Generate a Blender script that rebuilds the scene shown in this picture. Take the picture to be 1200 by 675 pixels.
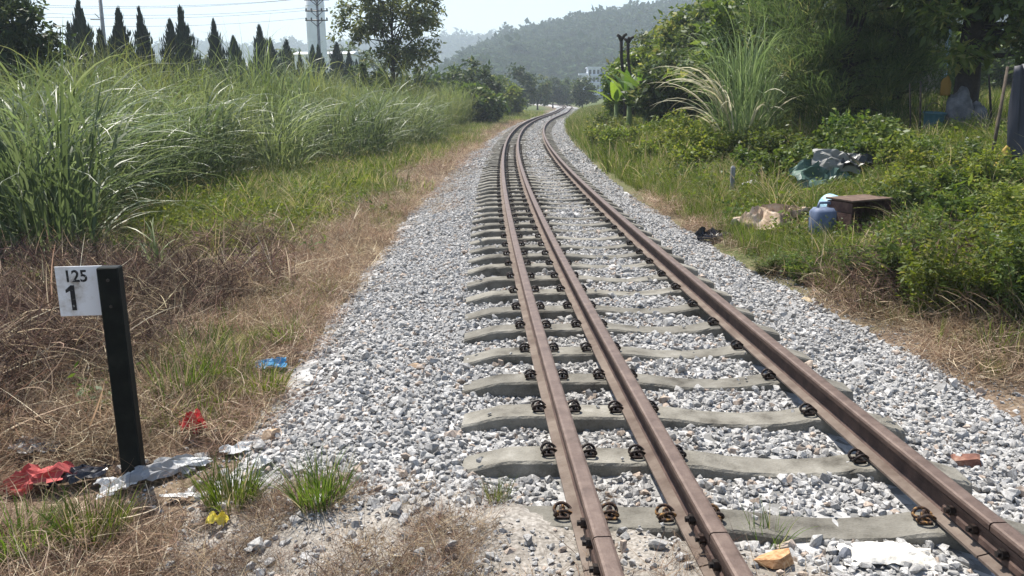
import bpy, bmesh, math
import numpy as np
from mathutils import Matrix, Vector, noise as mnoise

sc = bpy.context.scene
for o in list(bpy.data.objects):
    bpy.data.objects.remove(o)

# ------------------------------------------------------------------ camera, sky, sun, exposure
F_PX, PITCH, ROLL, CAM_Z = 959.56, 0.2284, -0.0072, 1.735
cam = bpy.data.cameras.new('camera')
cam.sensor_width = 36.0
cam.lens = F_PX / 1200 * 36
cam.clip_start = 0.05
cam.clip_end = 20000
cam_o = bpy.data.objects.new('camera', cam)
sc.collection.objects.link(cam_o)
fw = Vector((0, math.cos(PITCH), -math.sin(PITCH)))
up0 = Vector((0, math.sin(PITCH), math.cos(PITCH)))
rt0 = Vector((1, 0, 0))
cr, sr = math.cos(ROLL), math.sin(ROLL)
rt = rt0 * cr + up0 * sr
up = -rt0 * sr + up0 * cr
m = Matrix.Identity(4)
for i in range(3):
    m[i][0], m[i][1], m[i][2] = rt[i], up[i], -fw[i]
m[2][3] = CAM_Z
cam_o.matrix_world = m
sc.camera = cam_o

SUN_EL, SUN_AZ = math.radians(63), math.radians(-32)      # azimuth from +Y towards +X
world = bpy.data.worlds.new('World')
sc.world = world
world.use_nodes = True
wn = world.node_tree
sky = wn.nodes.new('ShaderNodeTexSky')
sky.sky_type = 'NISHITA'
sky.sun_disc = False
sky.sun_elevation = SUN_EL
sky.sun_rotation = SUN_AZ
sky.air_density = 1.0
sky.dust_density = 1.2
sky.ozone_density = 1.0
wn.nodes['Background'].inputs['Strength'].default_value = 0.10
wn.links.new(sky.outputs[0], wn.nodes['Background'].inputs['Color'])

sun = bpy.data.lights.new('sun', 'SUN')
sun.energy = 4.7
sun.angle = math.radians(0.55)
sun.color = (1.0, 0.95, 0.87)
sun_o = bpy.data.objects.new('sun', sun)
sc.collection.objects.link(sun_o)
sd = Vector((math.sin(SUN_AZ) * math.cos(SUN_EL), math.cos(SUN_AZ) * math.cos(SUN_EL), math.sin(SUN_EL)))
sun_o.rotation_euler = sd.to_track_quat('Z', 'Y').to_euler()
sun_o.location = sd * 60

sc.view_settings.view_transform = 'Standard'
sc.view_settings.look = 'None'
sc.view_settings.gamma = 1.0
sc.view_settings.exposure = 1.0
sc.view_settings.use_curve_mapping = False
sc.render.engine = 'CYCLES'
sc.cycles.use_denoising = True
sc.cycles.max_bounces = 8
sc.cycles.diffuse_bounces = 3
sc.cycles.glossy_bounces = 2
sc.cycles.transmission_bounces = 4
sc.cycles.volume_bounces = 1
sc.cycles.transparent_max_bounces = 6
sc.cycles.caustics_reflective = False
sc.cycles.caustics_refractive = False

R = np.random.default_rng(7)

# ------------------------------------------------------------------ basic helpers
def link(o, parent=None):
    sc.collection.objects.link(o)
    if parent is not None:
        o.parent = parent
    return o

def tag(o, label=None, cat=None, group=None, kind=None):
    if label: o['label'] = label
    if cat: o['category'] = cat
    if group: o['group'] = group
    if kind: o['kind'] = kind
    return o

def empty(name, loc=(0, 0, 0), rz=0.0):
    o = bpy.data.objects.new(name, None)
    o.location = loc
    o.rotation_euler = (0, 0, rz)
    o.empty_display_size = 0.2
    return link(o)

def mesh_np(name, V, F, mats=(), attrs=None, smooth=False, midx=None):
    V = np.asarray(V, dtype=np.float32).reshape(-1, 3)
    F = np.asarray(F, dtype=np.int32)
    k = F.shape[1]
    me = bpy.data.meshes.new(name)
    me.vertices.add(len(V))
    me.vertices.foreach_set('co', V.ravel())
    me.loops.add(F.size)
    me.loops.foreach_set('vertex_index', F.ravel())
    me.polygons.add(len(F))
    me.polygons.foreach_set('loop_start', np.arange(len(F), dtype=np.int32) * k)
    if midx is not None:
        me.polygons.foreach_set('material_index', np.asarray(midx, dtype=np.int32))
    me.polygons.foreach_set('use_smooth', np.full(len(F), smooth, dtype=bool))
    for m_ in mats:
        me.materials.append(m_)
    if attrs:
        for n, a in attrs.items():
            a = np.asarray(a, dtype=np.float32)
            if a.ndim == 1:
                at = me.attributes.new(n, 'FLOAT', 'POINT'); at.data.foreach_set('value', a)
            else:
                at = me.attributes.new(n, 'FLOAT_VECTOR', 'POINT'); at.data.foreach_set('vector', a.ravel())
    me.update(calc_edges=True)
    me.validate()
    return me

def obj(name, me, parent=None):
    return link(bpy.data.objects.new(name, me), parent)

def bm_mesh(name, bm, mats=(), smooth=False):
    me = bpy.data.meshes.new(name)
    bm.normal_update()
    bm.to_mesh(me); bm.free()
    for m_ in mats: me.materials.append(m_)
    if smooth:
        for p in me.polygons: p.use_smooth = True
    return me

def bm_box(bm, c, s, rot=None, bevel=0.0):
    r = bmesh.ops.create_cube(bm, size=1.0)
    vs = r['verts']
    mt = Matrix.Translation(c)
    if rot is not None: mt = mt @ rot
    mt = mt @ Matrix.Diagonal((s[0], s[1], s[2], 1))
    bmesh.ops.transform(bm, matrix=mt, verts=vs)
    if bevel:
        es = list({e for v in vs for e in v.link_edges})
        bmesh.ops.bevel(bm, geom=es, offset=bevel, segments=1, affect='EDGES')
    return vs

def tube(P, rad, sides=7, cap=True):
    """tube along the points P with radii rad -> V, F (quads)"""
    P = np.asarray(P, float); n = len(P)
    rad = np.broadcast_to(np.asarray(rad, float), (n,))
    T = np.gradient(P, axis=0); T /= np.linalg.norm(T, axis=1)[:, None] + 1e-9
    ref = np.array([0, 0, 1.0]) if abs(T[0][2]) < 0.9 else np.array([1.0, 0, 0])
    V = []
    for i in range(n):
        a = np.cross(T[i], ref); a /= np.linalg.norm(a) + 1e-9
        b = np.cross(T[i], a); ref = -b if False else np.cross(a, T[i])
        an = np.arange(sides) / sides * 2 * np.pi
        V.append(P[i] + rad[i] * (np.cos(an)[:, None] * a + np.sin(an)[:, None] * np.cross(a, T[i])))
    V = np.concatenate(V)
    F = []
    for i in range(n - 1):
        for j in range(sides):
            k = (j + 1) % sides
            F.append((i * sides + j, i * sides + k, (i + 1) * sides + k, (i + 1) * sides + j))
    if cap:
        for base, rev in ((0, True), ((n - 1) * sides, False)):
            c = len(V); V = np.vstack([V, P[0] if rev else P[-1]])
            for j in range(0, sides):
                k = (j + 1) % sides
                F.append((c, base + k, base + j, base + j) if rev else (c, base + j, base + k, base + k))
    return V, np.array(F)

def merge(parts):
    Vs, Fs, o = [], [], 0
    for V, F in parts:
        Vs.append(V); Fs.append(F + o); o += len(V)
    return np.concatenate(Vs), np.concatenate(Fs)

def quad_clean_mesh(name, V, F, mats, smooth=True):
    """quads in which a repeated last index stands for a triangle"""
    me = bpy.data.meshes.new(name)
    me.from_pydata([tuple(v) for v in V], [], [tuple(f[:3]) if f[2] == f[3] else tuple(f) for f in F.tolist()])
    for m_ in mats: me.materials.append(m_)
    me.polygons.foreach_set('use_smooth', np.full(len(me.polygons), smooth, dtype=bool))
    me.update()
    return me

def vnoise(X, Y, s, seed=0):
    X = np.asarray(X, float); Y = np.asarray(Y, float)
    def h(i, j):
        n = np.sin(i * 127.1 + j * 311.7 + seed * 74.7) * 43758.5453
        return n - np.floor(n)
    x, y = X / s, Y / s
    i, j = np.floor(x), np.floor(y); a, b = x - i, y - j
    a = a * a * (3 - 2 * a); b = b * b * (3 - 2 * b)
    return (h(i, j) * (1 - a) + h(i + 1, j) * a) * (1 - b) + (h(i, j + 1) * (1 - a) + h(i + 1, j + 1) * a) * b

# ------------------------------------------------------------------ materials
def mat_base(name):
    ma = bpy.data.materials.new(name); ma.use_nodes = True
    nt = ma.node_tree
    return ma, nt, nt.nodes['Principled BSDF']

def node(nt, t, **kw):
    n = nt.nodes.new(t)
    for k, v in kw.items(): setattr(n, k, v)
    return n

def ramp(nt, cols, pos=None):
    r = node(nt, 'ShaderNodeValToRGB')
    e = r.color_ramp.elements
    pos = pos or [i / (len(cols) - 1) for i in range(len(cols))]
    while len(e) < len(cols): e.new(0.5)
    for i, c in enumerate(cols):
        e[i].position = pos[i]; e[i].color = (*c, 1)
    return r

def noisy(name, cols, scale=8.0, rough=0.85, bump=0.0, bscale=None, detail=6, metallic=0.0, pos=None, coord='Object', rnd=0.0, spec=0.3, bdist=0.01):
    """principled material whose colour wanders over COLS by a noise; RND shifts it from object to object"""
    ma, nt, p = mat_base(name)
    tc = node(nt, 'ShaderNodeTexCoord')
    vec = tc.outputs[coord]
    oi = node(nt, 'ShaderNodeObjectInfo')
    ad = node(nt, 'ShaderNodeVectorMath', operation='ADD')
    mu = node(nt, 'ShaderNodeMath', operation='MULTIPLY'); mu.inputs[1].default_value = 37.0
    nt.links.new(oi.outputs['Random'], mu.inputs[0])
    nt.links.new(vec, ad.inputs[0]); nt.links.new(mu.outputs[0], ad.inputs[1])
    nz = node(nt, 'ShaderNodeTexNoise'); nz.inputs['Scale'].default_value = scale; nz.inputs['Detail'].default_value = detail
    nz.inputs['Roughness'].default_value = 0.65
    nt.links.new(ad.outputs[0], nz.inputs['Vector'])
    r = ramp(nt, cols, pos or [0.3 + 0.4 * i / (len(cols) - 1) for i in range(len(cols))])
    nt.links.new(nz.outputs['Fac'], r.inputs[0])
    out = r.outputs[0]
    if rnd:
        hs = node(nt, 'ShaderNodeHueSaturation')
        mr = node(nt, 'ShaderNodeMapRange'); mr.inputs[3].default_value = 1 - rnd; mr.inputs[4].default_value = 1 + rnd
        nt.links.new(oi.outputs['Random'], mr.inputs[0]); nt.links.new(mr.outputs[0], hs.inputs['Value'])
        nt.links.new(out, hs.inputs['Color']); out = hs.outputs[0]
    nt.links.new(out, p.inputs['Base Color'])
    p.inputs['Roughness'].default_value = rough
    p.inputs['Metallic'].default_value = metallic
    p.inputs['Specular IOR Level'].default_value = spec
    if bump:
        bn = node(nt, 'ShaderNodeTexNoise'); bn.inputs['Scale'].default_value = bscale or scale * 4; bn.inputs['Detail'].default_value = 8
        nt.links.new(ad.outputs[0], bn.inputs['Vector'])
        b = node(nt, 'ShaderNodeBump'); b.inputs['Strength'].default_value = bump; b.inputs['Distance'].default_value = bdist
        nt.links.new(bn.outputs['Fac'], b.inputs['Height']); nt.links.new(b.outputs[0], p.inputs['Normal'])
    return ma

def leafy(name, cols, trans=0.4, rough=0.5, spec=0.35, rnd=0.25, pos=None):
    """leaf material: per-leaf value v picks the colour, instance to instance variation, light shines through"""
    ma, nt, p = mat_base(name)
    at = node(nt, 'ShaderNodeAttribute'); at.attribute_name = 'v'
    oi = node(nt, 'ShaderNodeObjectInfo')
    r = ramp(nt, cols, pos)
    nt.links.new(at.outputs['Fac'], r.inputs[0])
    hs = node(nt, 'ShaderNodeHueSaturation')
    mr = node(nt, 'ShaderNodeMapRange'); mr.inputs[3].default_value = 1 - rnd; mr.inputs[4].default_value = 1 + rnd
    nt.links.new(oi.outputs['Random'], mr.inputs[0]); nt.links.new(mr.outputs[0], hs.inputs['Value'])
    mr2 = node(nt, 'ShaderNodeMapRange'); mr2.inputs[3].default_value = 0.5 - rnd * 0.06; mr2.inputs[4].default_value = 0.5 + rnd * 0.06
    fr = node(nt, 'ShaderNodeMath', operation='FRACT'); mm = node(nt, 'ShaderNodeMath', operation='MULTIPLY'); mm.inputs[1].default_value = 17.3
    nt.links.new(oi.outputs['Random'], mm.inputs[0]); nt.links.new(mm.outputs[0], fr.inputs[0]); nt.links.new(fr.outputs[0], mr2.inputs[0])
    nt.links.new(mr2.outputs[0], hs.inputs['Hue'])
    nt.links.new(r.outputs[0], hs.inputs['Color'])
    nt.links.new(hs.outputs[0], p.inputs['Base Color'])
    p.inputs['Roughness'].default_value = rough
    p.inputs['Specular IOR Level'].default_value = spec * .6
    tr = node(nt, 'ShaderNodeBsdfTranslucent')
    hs2 = node(nt, 'ShaderNodeHueSaturation'); hs2.inputs['Hue'].default_value = 0.485; hs2.inputs['Saturation'].default_value = 1.1; hs2.inputs['Value'].default_value = 1.5
    nt.links.new(hs.outputs[0], hs2.inputs['Color']); nt.links.new(hs2.outputs[0], tr.inputs['Color'])
    mx = node(nt, 'ShaderNodeMixShader'); mx.inputs[0].default_value = trans
    nt.links.new(p.outputs[0], mx.inputs[1]); nt.links.new(tr.outputs[0], mx.inputs[2])
    nt.links.new(mx.outputs[0], nt.nodes['Material Output'].inputs['Surface'])
    return ma

def plain(name, col, rough=0.6, spec=0.3, metallic=0.0):
    return noisy(name, [tuple(c * 0.8 for c in col), col, tuple(min(1, c * 1.15) for c in col)], scale=14, rough=rough, spec=spec, metallic=metallic, bump=0.1, bscale=60)

M = {}
M['rail_side'] = noisy('rail_rust_side', [(.075, .042, .032), (.13, .075, .055), (.19, .115, .085)], 14, .75, .25, 90, metallic=.15, coord='Generated')
M['rail_side'] = noisy('rail_rust_side', [(.035, .021, .017), (.07, .043, .034), (.11, .07, .054)], 9, .75, .25, 120, metallic=.1)
M['rail_top'] = noisy('rail_rust_top', [(.068, .042, .030), (.11, .073, .056), (.155, .110, .086)], 11, .55, .2, 120, metallic=.25, spec=.5)
M['rail_foot'] = noisy('rail_dusty_foot', [(.085, .06, .047), (.13, .10, .08), (.18, .145, .118)], 7, .85, .2, 90)
M['clip'] = noisy('clip_dark_steel', [(.009, .007, .007), (.018, .013, .011), (.05, .028, .02)], 30, .5, .2, 120, metallic=.3)
M['clip_rust'] = noisy('clip_rusted_steel', [(.018, .011, .009), (.05, .026, .016), (.40, .22, .07)], 26, .7, .2, 120, pos=[.4, .54, .66])
M['concrete'] = noisy('sleeper_concrete', [(.05, .044, .035), (.14, .130, .108), (.195, .183, .155), (.28, .266, .232)], 5, .93, .7, 90, rnd=.18, pos=[.28, .43, .58, .75])
M['stone'] = noisy('ballast_stone', [(.19, .184, .176), (.34, .332, .318), (.48, .468, .45)], 6, .88, .35, 40, rnd=.28, detail=4)
M['stone_tan'] = noisy('tan_stone', [(.30, .20, .13), (.46, .33, .22), (.55, .44, .32)], 10, .9, .5, 40, rnd=.2)
M['pole_concrete'] = noisy('pole_concrete', [(.16, .16, .16), (.24, .24, .24), (.32, .32, .31)], 4, .9, .2)
M['bark'] = noisy('bark', [(.045, .035, .026), (.09, .07, .052), (.14, .115, .09)], 9, .95, .8, 30)
M['bark_dark'] = noisy('bark_dark', [(.012, .010, .008), (.028, .022, .018), (.05, .04, .032)], 9, .95, .8, 30)
M['straw_stem'] = plain('stem', (.16, .14, .07), .8)

# ------------------------------------------------------------------ track line and terrain
PC = [1.23838, -3.13077, 4.12084, -2.08969, 1.65559, -.47388]
_ys = np.arange(-20, 420, 0.25)
def _hd(y):
    t = y / 50
    return sum(i * PC[i] * t ** (i - 1) for i in range(1, 6)) / 50
_h = np.where(_ys < 0, _hd(0), _hd(np.clip(_ys, 0, 96)))
_h = np.where(_ys > 96, np.interp(_ys, [96, 140, 165, 230, 420], [_hd(96.), .085, .02, -.06, -.12]), _h)
_xc = np.concatenate([[0], np.cumsum((_h[1:] + _h[:-1]) / 2 * 0.25)])
_xc += PC[0] - np.interp(0, _ys, _xc)
def xc(Y): return np.interp(Y, _ys, _xc)
def hd(Y): return np.interp(Y, _ys, _h)

def edgeL(Y): return np.interp(Y, [0, 9, 17, 26, 40, 60], [2.6, 2.52, 2.36, 2.15, 1.95, 1.9])
def edgeR(Y): return np.interp(Y, [0, 5, 10, 18, 30], [2.25, 2.1, 1.9, 1.8, 1.95])

def unorm(X, Y):
    u = X - xc(Y)
    return np.where(u < 0, u * 2.5 / edgeL(Y), u * 2.0 / edgeR(Y))

def ground_z(X, Y):
    X = np.asarray(X, float); Y = np.asarray(Y, float)
    u = unorm(X, Y)
    z = np.interp(u, [-3000, -30, -8, -3.2, -2.5, -2.25, 1.75, 2.0, 3, 4, 6, 8, 10, 14, 60, 400],
                  [-.2, -.2, -.28, -.3, -.27, -.5, -.5, -.2, -.08, .1, .45, .9, 1.1, 1.2, 1.0, .5])
    out = np.clip((np.abs(u) - 2.4) / 1.0, 0, 1)
    z = z + out * ((vnoise(X, Y, 1.3, 1) - .5) * .10 + (vnoise(X, Y, .35, 2) - .5) * .035 + (vnoise(X, Y, 6, 3) - .5) * .12)
    return z

def dirt_mask(X, Y):
    """the trodden earth that crosses the track in front"""
    lim = np.interp(X, [-2.4, -1.0, -.2, .35, .9, 1.5, 3], [4.4, 3.75, 3.35, 3.25, 2.95, 2.4, 2.2])
    return np.clip((lim - Y) / .28 + (vnoise(X, Y, .22, 9) - .5) * 1.3 + .5, 0, 1)

def ballast_z(X, Y):
    u = unorm(np.asarray(X, float), np.asarray(Y, float))
    z = np.interp(u, [-2.9, -2.62, -2.5, -1.9, -1.35, -1.1, -.75, -.3, .65, .85, 1.25, 1.7, 2.05, 2.25], [-.55, -.33, -.28, -.15, -.10, -.09, -.08, -.068, -.068, -.125, -.145, -.165, -.21, -.5])
    d = dirt_mask(X, Y)
    z = z + .018 * np.exp(-((u - .25) / .4) ** 2) + (vnoise(X, Y, .35, 5) - .5) * .045 + (vnoise(X, Y, 1.6, 6) - .5) * .04
    return z + d * np.where(np.abs(u + .6) < .8, .075, .03)

def surf_z(X, Y):
    u = unorm(np.asarray(X, float), np.asarray(Y, float))
    return np.where((u > -2.55) & (u < 2.05), ballast_z(X, Y), ground_z(X, Y))

def ray(px, py):
    u, v = (px - 600) / F_PX, -(py - 337.5) / F_PX
    u, v = cr * u - sr * v, sr * u + cr * v
    return np.array([u, math.cos(PITCH) + v * math.sin(PITCH), -math.sin(PITCH) + v * math.cos(PITCH)])

def hit(px, py, dz=0.0):
    """where the sight line of a photo pixel meets the ground"""
    d = ray(px, py); d = d / d[1]
    Y = np.arange(1.5, 150, 0.02)
    below = (CAM_Z + d[2] * Y) <= surf_z(d[0] * Y, Y) + dz
    k = np.argmax(below) if below.any() else len(Y) - 1
    y = Y[k]
    return np.array([d[0] * y, y, float(surf_z(d[0] * y, y))])

def at(px, py, Y):
    d = ray(px, py); d = d / d[1]
    return np.array([d[0] * Y, Y, CAM_Z + d[2] * Y])

# ------------------------------------------------------------------ ground sheet
def axis_cells(lo, hi, fine_lo, fine_hi, step, grow):
    a = list(np.arange(fine_lo, fine_hi, step)); s = step; x = fine_lo
    left = []
    while x > lo: s *= grow; x -= s; left.append(x)
    s = step; x = a[-1]; right = []
    while x < hi: s *= grow; x += s; right.append(x)
    return np.array(left[::-1] + a + right)

def build_ground():
    xs = axis_cells(-3500, 3500, -11, 11, .16, 1.16)
    ys = axis_cells(-60, 5000, 1.5, 24, .16, 1.09)
    X, Y = np.meshgrid(xs, ys)
    Z = ground_z(X, Y)
    u = unorm(X, Y)
    nx, ny = len(xs), len(ys)
    V = np.stack([X, Y, Z], -1).reshape(-1, 3)
    idx = np.arange(nx * ny).reshape(ny, nx)
    F = np.stack([idx[:-1, :-1], idx[:-1, 1:], idx[1:, 1:], idx[1:, :-1]], -1).reshape(-1, 4)
    green = green_zone(X, Y).ravel()
    ma, nt, p = mat_base('ground_soil')
    tc = node(nt, 'ShaderNodeTexCoord')
    a = node(nt, 'ShaderNodeAttribute'); a.attribute_name = 'green'
    n1 = node(nt, 'ShaderNodeTexNoise'); n1.inputs['Scale'].default_value = 2.2; n1.inputs['Detail'].default_value = 9; n1.inputs['Roughness'].default_value = .7
    n2 = node(nt, 'ShaderNodeTexNoise'); n2.inputs['Scale'].default_value = 30; n2.inputs['Detail'].default_value = 6
    for n in (n1, n2): nt.links.new(tc.outputs['Object'], n.inputs['Vector'])
    soil = ramp(nt, [(.075, .05, .034), (.155, .112, .078), (.25, .195, .145)], [.3, .5, .7]); nt.links.new(n2.outputs['Fac'], soil.inputs[0])
    gr = ramp(nt, [(.035, .05, .015), (.07, .095, .025), (.12, .13, .05)], [.3, .5, .7]); nt.links.new(n2.outputs['Fac'], gr.inputs[0])
    add = node(nt, 'ShaderNodeMath', operation='ADD'); nt.links.new(a.outputs['Fac'], add.inputs[0])
    sub = node(nt, 'ShaderNodeMath', operation='MULTIPLY_ADD'); sub.inputs[1].default_value = 1.2; sub.inputs[2].default_value = -.6
    nt.links.new(n1.outputs['Fac'], sub.inputs[0]); nt.links.new(sub.outputs[0], add.inputs[1])
    add.use_clamp = True
    mx = node(nt, 'ShaderNodeMix', data_type='RGBA')
    nt.links.new(add.outputs[0], mx.inputs[0]); nt.links.new(soil.outputs[0], mx.inputs[6]); nt.links.new(gr.outputs[0], mx.inputs[7])
    nt.links.new(mx.outputs[2], p.inputs['Base Color']); p.inputs['Roughness'].default_value = .95; p.inputs['Specular IOR Level'].default_value = .15
    b = node(nt, 'ShaderNodeBump'); b.inputs['Strength'].default_value = .8; b.inputs['Distance'].default_value = .03
    nt.links.new(n2.outputs['Fac'], b.inputs['Height']); nt.links.new(b.outputs[0], p.inputs['Normal'])
    o = obj('ground', mesh_np('ground', V, F, [ma], {'green': green}, True))
    tag(o, 'brown earth and grassy ground on both sides of the railway', 'ground', kind='structure')

def green_zone(X, Y):
    """0 dry brown growth ... 1 green growth"""
    u = unorm(X, Y)
    n = vnoise(X, Y, 2.2, 21) * .6 + vnoise(X, Y, .7, 22) * .4
    left = np.interp(Y, [0, 5, 8, 10.5, 12.5, 20, 40], [.10, .18, .36, .62, .88, .7, .78]) + np.clip((-u - 5.0) / 3.5, -.3, .5)
    left = np.where((u > -3.6) & (Y > 9), left - .35, left)
    right = np.interp(u, [2, 2.4, 3.0, 5], [.45, .7, .9, 1.]) - np.interp(Y, [0, 6, 8.0, 9.5], [.75, .65, .25, 0.])
    right = np.where(u > 5, np.maximum(right, .6), right)
    g = np.where(u < 0, left, right) + (n - .5) * .9
    return np.clip(g, 0, 1)

build_ground()

# ------------------------------------------------------------------ ballast
def stone_mesh(name, seed, mats, flat=.62, n=13):
    rg = np.random.default_rng(seed)
    bm = bmesh.new()
    P = rg.normal(size=(n, 3)); P /= np.linalg.norm(P, axis=1)[:, None]
    P *= rg.uniform(.75, 1.05, (n, 1))
    P *= np.array([1.0, rg.uniform(.6, .9), rg.uniform(flat - .12, flat + .15)]) * .5
    for p in P: bm.verts.new(p)
    r = bmesh.ops.convex_hull(bm, input=bm.verts)
    bmesh.ops.delete(bm, geom=[g for g in r['geom_interior'] if isinstance(g, bmesh.types.BMVert)], context='VERTS')
    return bm_mesh(name, bm, mats)

def tint_some(ma, col, share):
    """a share of the objects that use the material takes a brownish tint"""
    nt = ma.node_tree; p = nt.nodes['Principled BSDF']; src = p.inputs['Base Color'].links[0].from_socket
    oi = node(nt, 'ShaderNodeObjectInfo'); mu = node(nt, 'ShaderNodeMath', operation='MULTIPLY'); mu.inputs[1].default_value = 91.7
    fr = node(nt, 'ShaderNodeMath', operation='FRACT'); gt = node(nt, 'ShaderNodeMath', operation='LESS_THAN'); gt.inputs[1].default_value = share
    nt.links.new(oi.outputs['Random'], mu.inputs[0]); nt.links.new(mu.outputs[0], fr.inputs[0]); nt.links.new(fr.outputs[0], gt.inputs[0])
    ml = node(nt, 'ShaderNodeMix', data_type='RGBA', blend_type='MULTIPLY'); nt.links.new(gt.outputs[0], ml.inputs[0]); nt.links.new(src, ml.inputs[6]); ml.inputs[7].default_value = (*col, 1)
    nt.links.new(ml.outputs[2], p.inputs['Base Color'])
tint_some(M['stone'], (.98, .82, .70), .07)
STONES = [stone_mesh('stone', 100 + i, [M['stone']]) for i in range(14)]

def asset_collection(name, meshes):
    c = bpy.data.collections.new(name)
    for i, me in enumerate(meshes):
        c.objects.link(bpy.data.objects.new('%s_%02d' % (name, i), me))
    return c

def scatter(name, P, rot, scl, idx, coll, parent=None, label=None, cat=None):
    P = np.asarray(P, np.float32)
    me = bpy.data.meshes.new(name)
    me.vertices.add(len(P)); me.vertices.foreach_set('co', P.ravel())
    a = me.attributes.new('rot', 'FLOAT_VECTOR', 'POINT'); a.data.foreach_set('vector', np.asarray(rot, np.float32).ravel())
    s = np.asarray(scl, np.float32)
    if s.ndim == 1: s = np.repeat(s[:, None], 3, 1)
    a = me.attributes.new('scl', 'FLOAT_VECTOR', 'POINT'); a.data.foreach_set('vector', s.ravel())
    a = me.attributes.new('idx', 'INT', 'POINT'); a.data.foreach_set('value', np.asarray(idx, np.int32))
    o = obj(name, me, parent)
    ng = bpy.data.node_groups.new('scatter_' + name, 'GeometryNodeTree')
    ng.interface.new_socket('Geometry', in_out='INPUT', socket_type='NodeSocketGeometry')
    ng.interface.new_socket('Geometry', in_out='OUTPUT', socket_type='NodeSocketGeometry')
    gi, go = ng.nodes.new('NodeGroupInput'), ng.nodes.new('NodeGroupOutput')
    ip = ng.nodes.new('GeometryNodeInstanceOnPoints')
    ci = ng.nodes.new('GeometryNodeCollectionInfo')
    ci.inputs['Collection'].default_value = coll
    ci.inputs['Separate Children'].default_value = True
    ci.inputs['Reset Children'].default_value = True
    ip.inputs['Pick Instance'].default_value = True
    def na(n, t):
        q = ng.nodes.new('GeometryNodeInputNamedAttribute'); q.data_type = t; q.inputs['Name'].default_value = n
        return q.outputs['Attribute']
    L = ng.links.new
    L(gi.outputs[0], ip.inputs['Points']); L(ci.outputs[0], ip.inputs['Instance'])
    L(na('idx', 'INT'), ip.inputs['Instance Index'])
    er = ng.nodes.new('FunctionNodeEulerToRotation')
    L(na('rot', 'FLOAT_VECTOR'), er.inputs[0]); L(er.outputs[0], ip.inputs['Rotation'])
    L(na('scl', 'FLOAT_VECTOR'), ip.inputs['Scale'])
    L(ip.outputs[0], go.inputs[0])
    md = o.modifiers.new('scatter', 'NODES'); md.node_group = ng
    tag(o, label, cat, kind='stuff')
    return o

SP = 0.60043
S0 = 3.66 + 0.075                      # centre line of sleeper 0
def sleeper_skew(k): return float(np.interp(k, [-2, 1, 3, 6], [.10, .10, .03, .0]))   # turned clockwise in front
def in_sleeper(X, Y, m=.0):
    """True where a sleeper's top lies"""
    u = X - xc(Y)
    s = Y + hd(Y) * u
    k = np.round((s - S0) / SP)
    d = np.abs(s - S0 - k * SP + np.interp(k, [-2, 1, 3, 6], [.10, .10, .03, 0]) * u)
    return (d < .088 + m) & (u > -1.27 - m) & (u < 1.14 + m)

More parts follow.
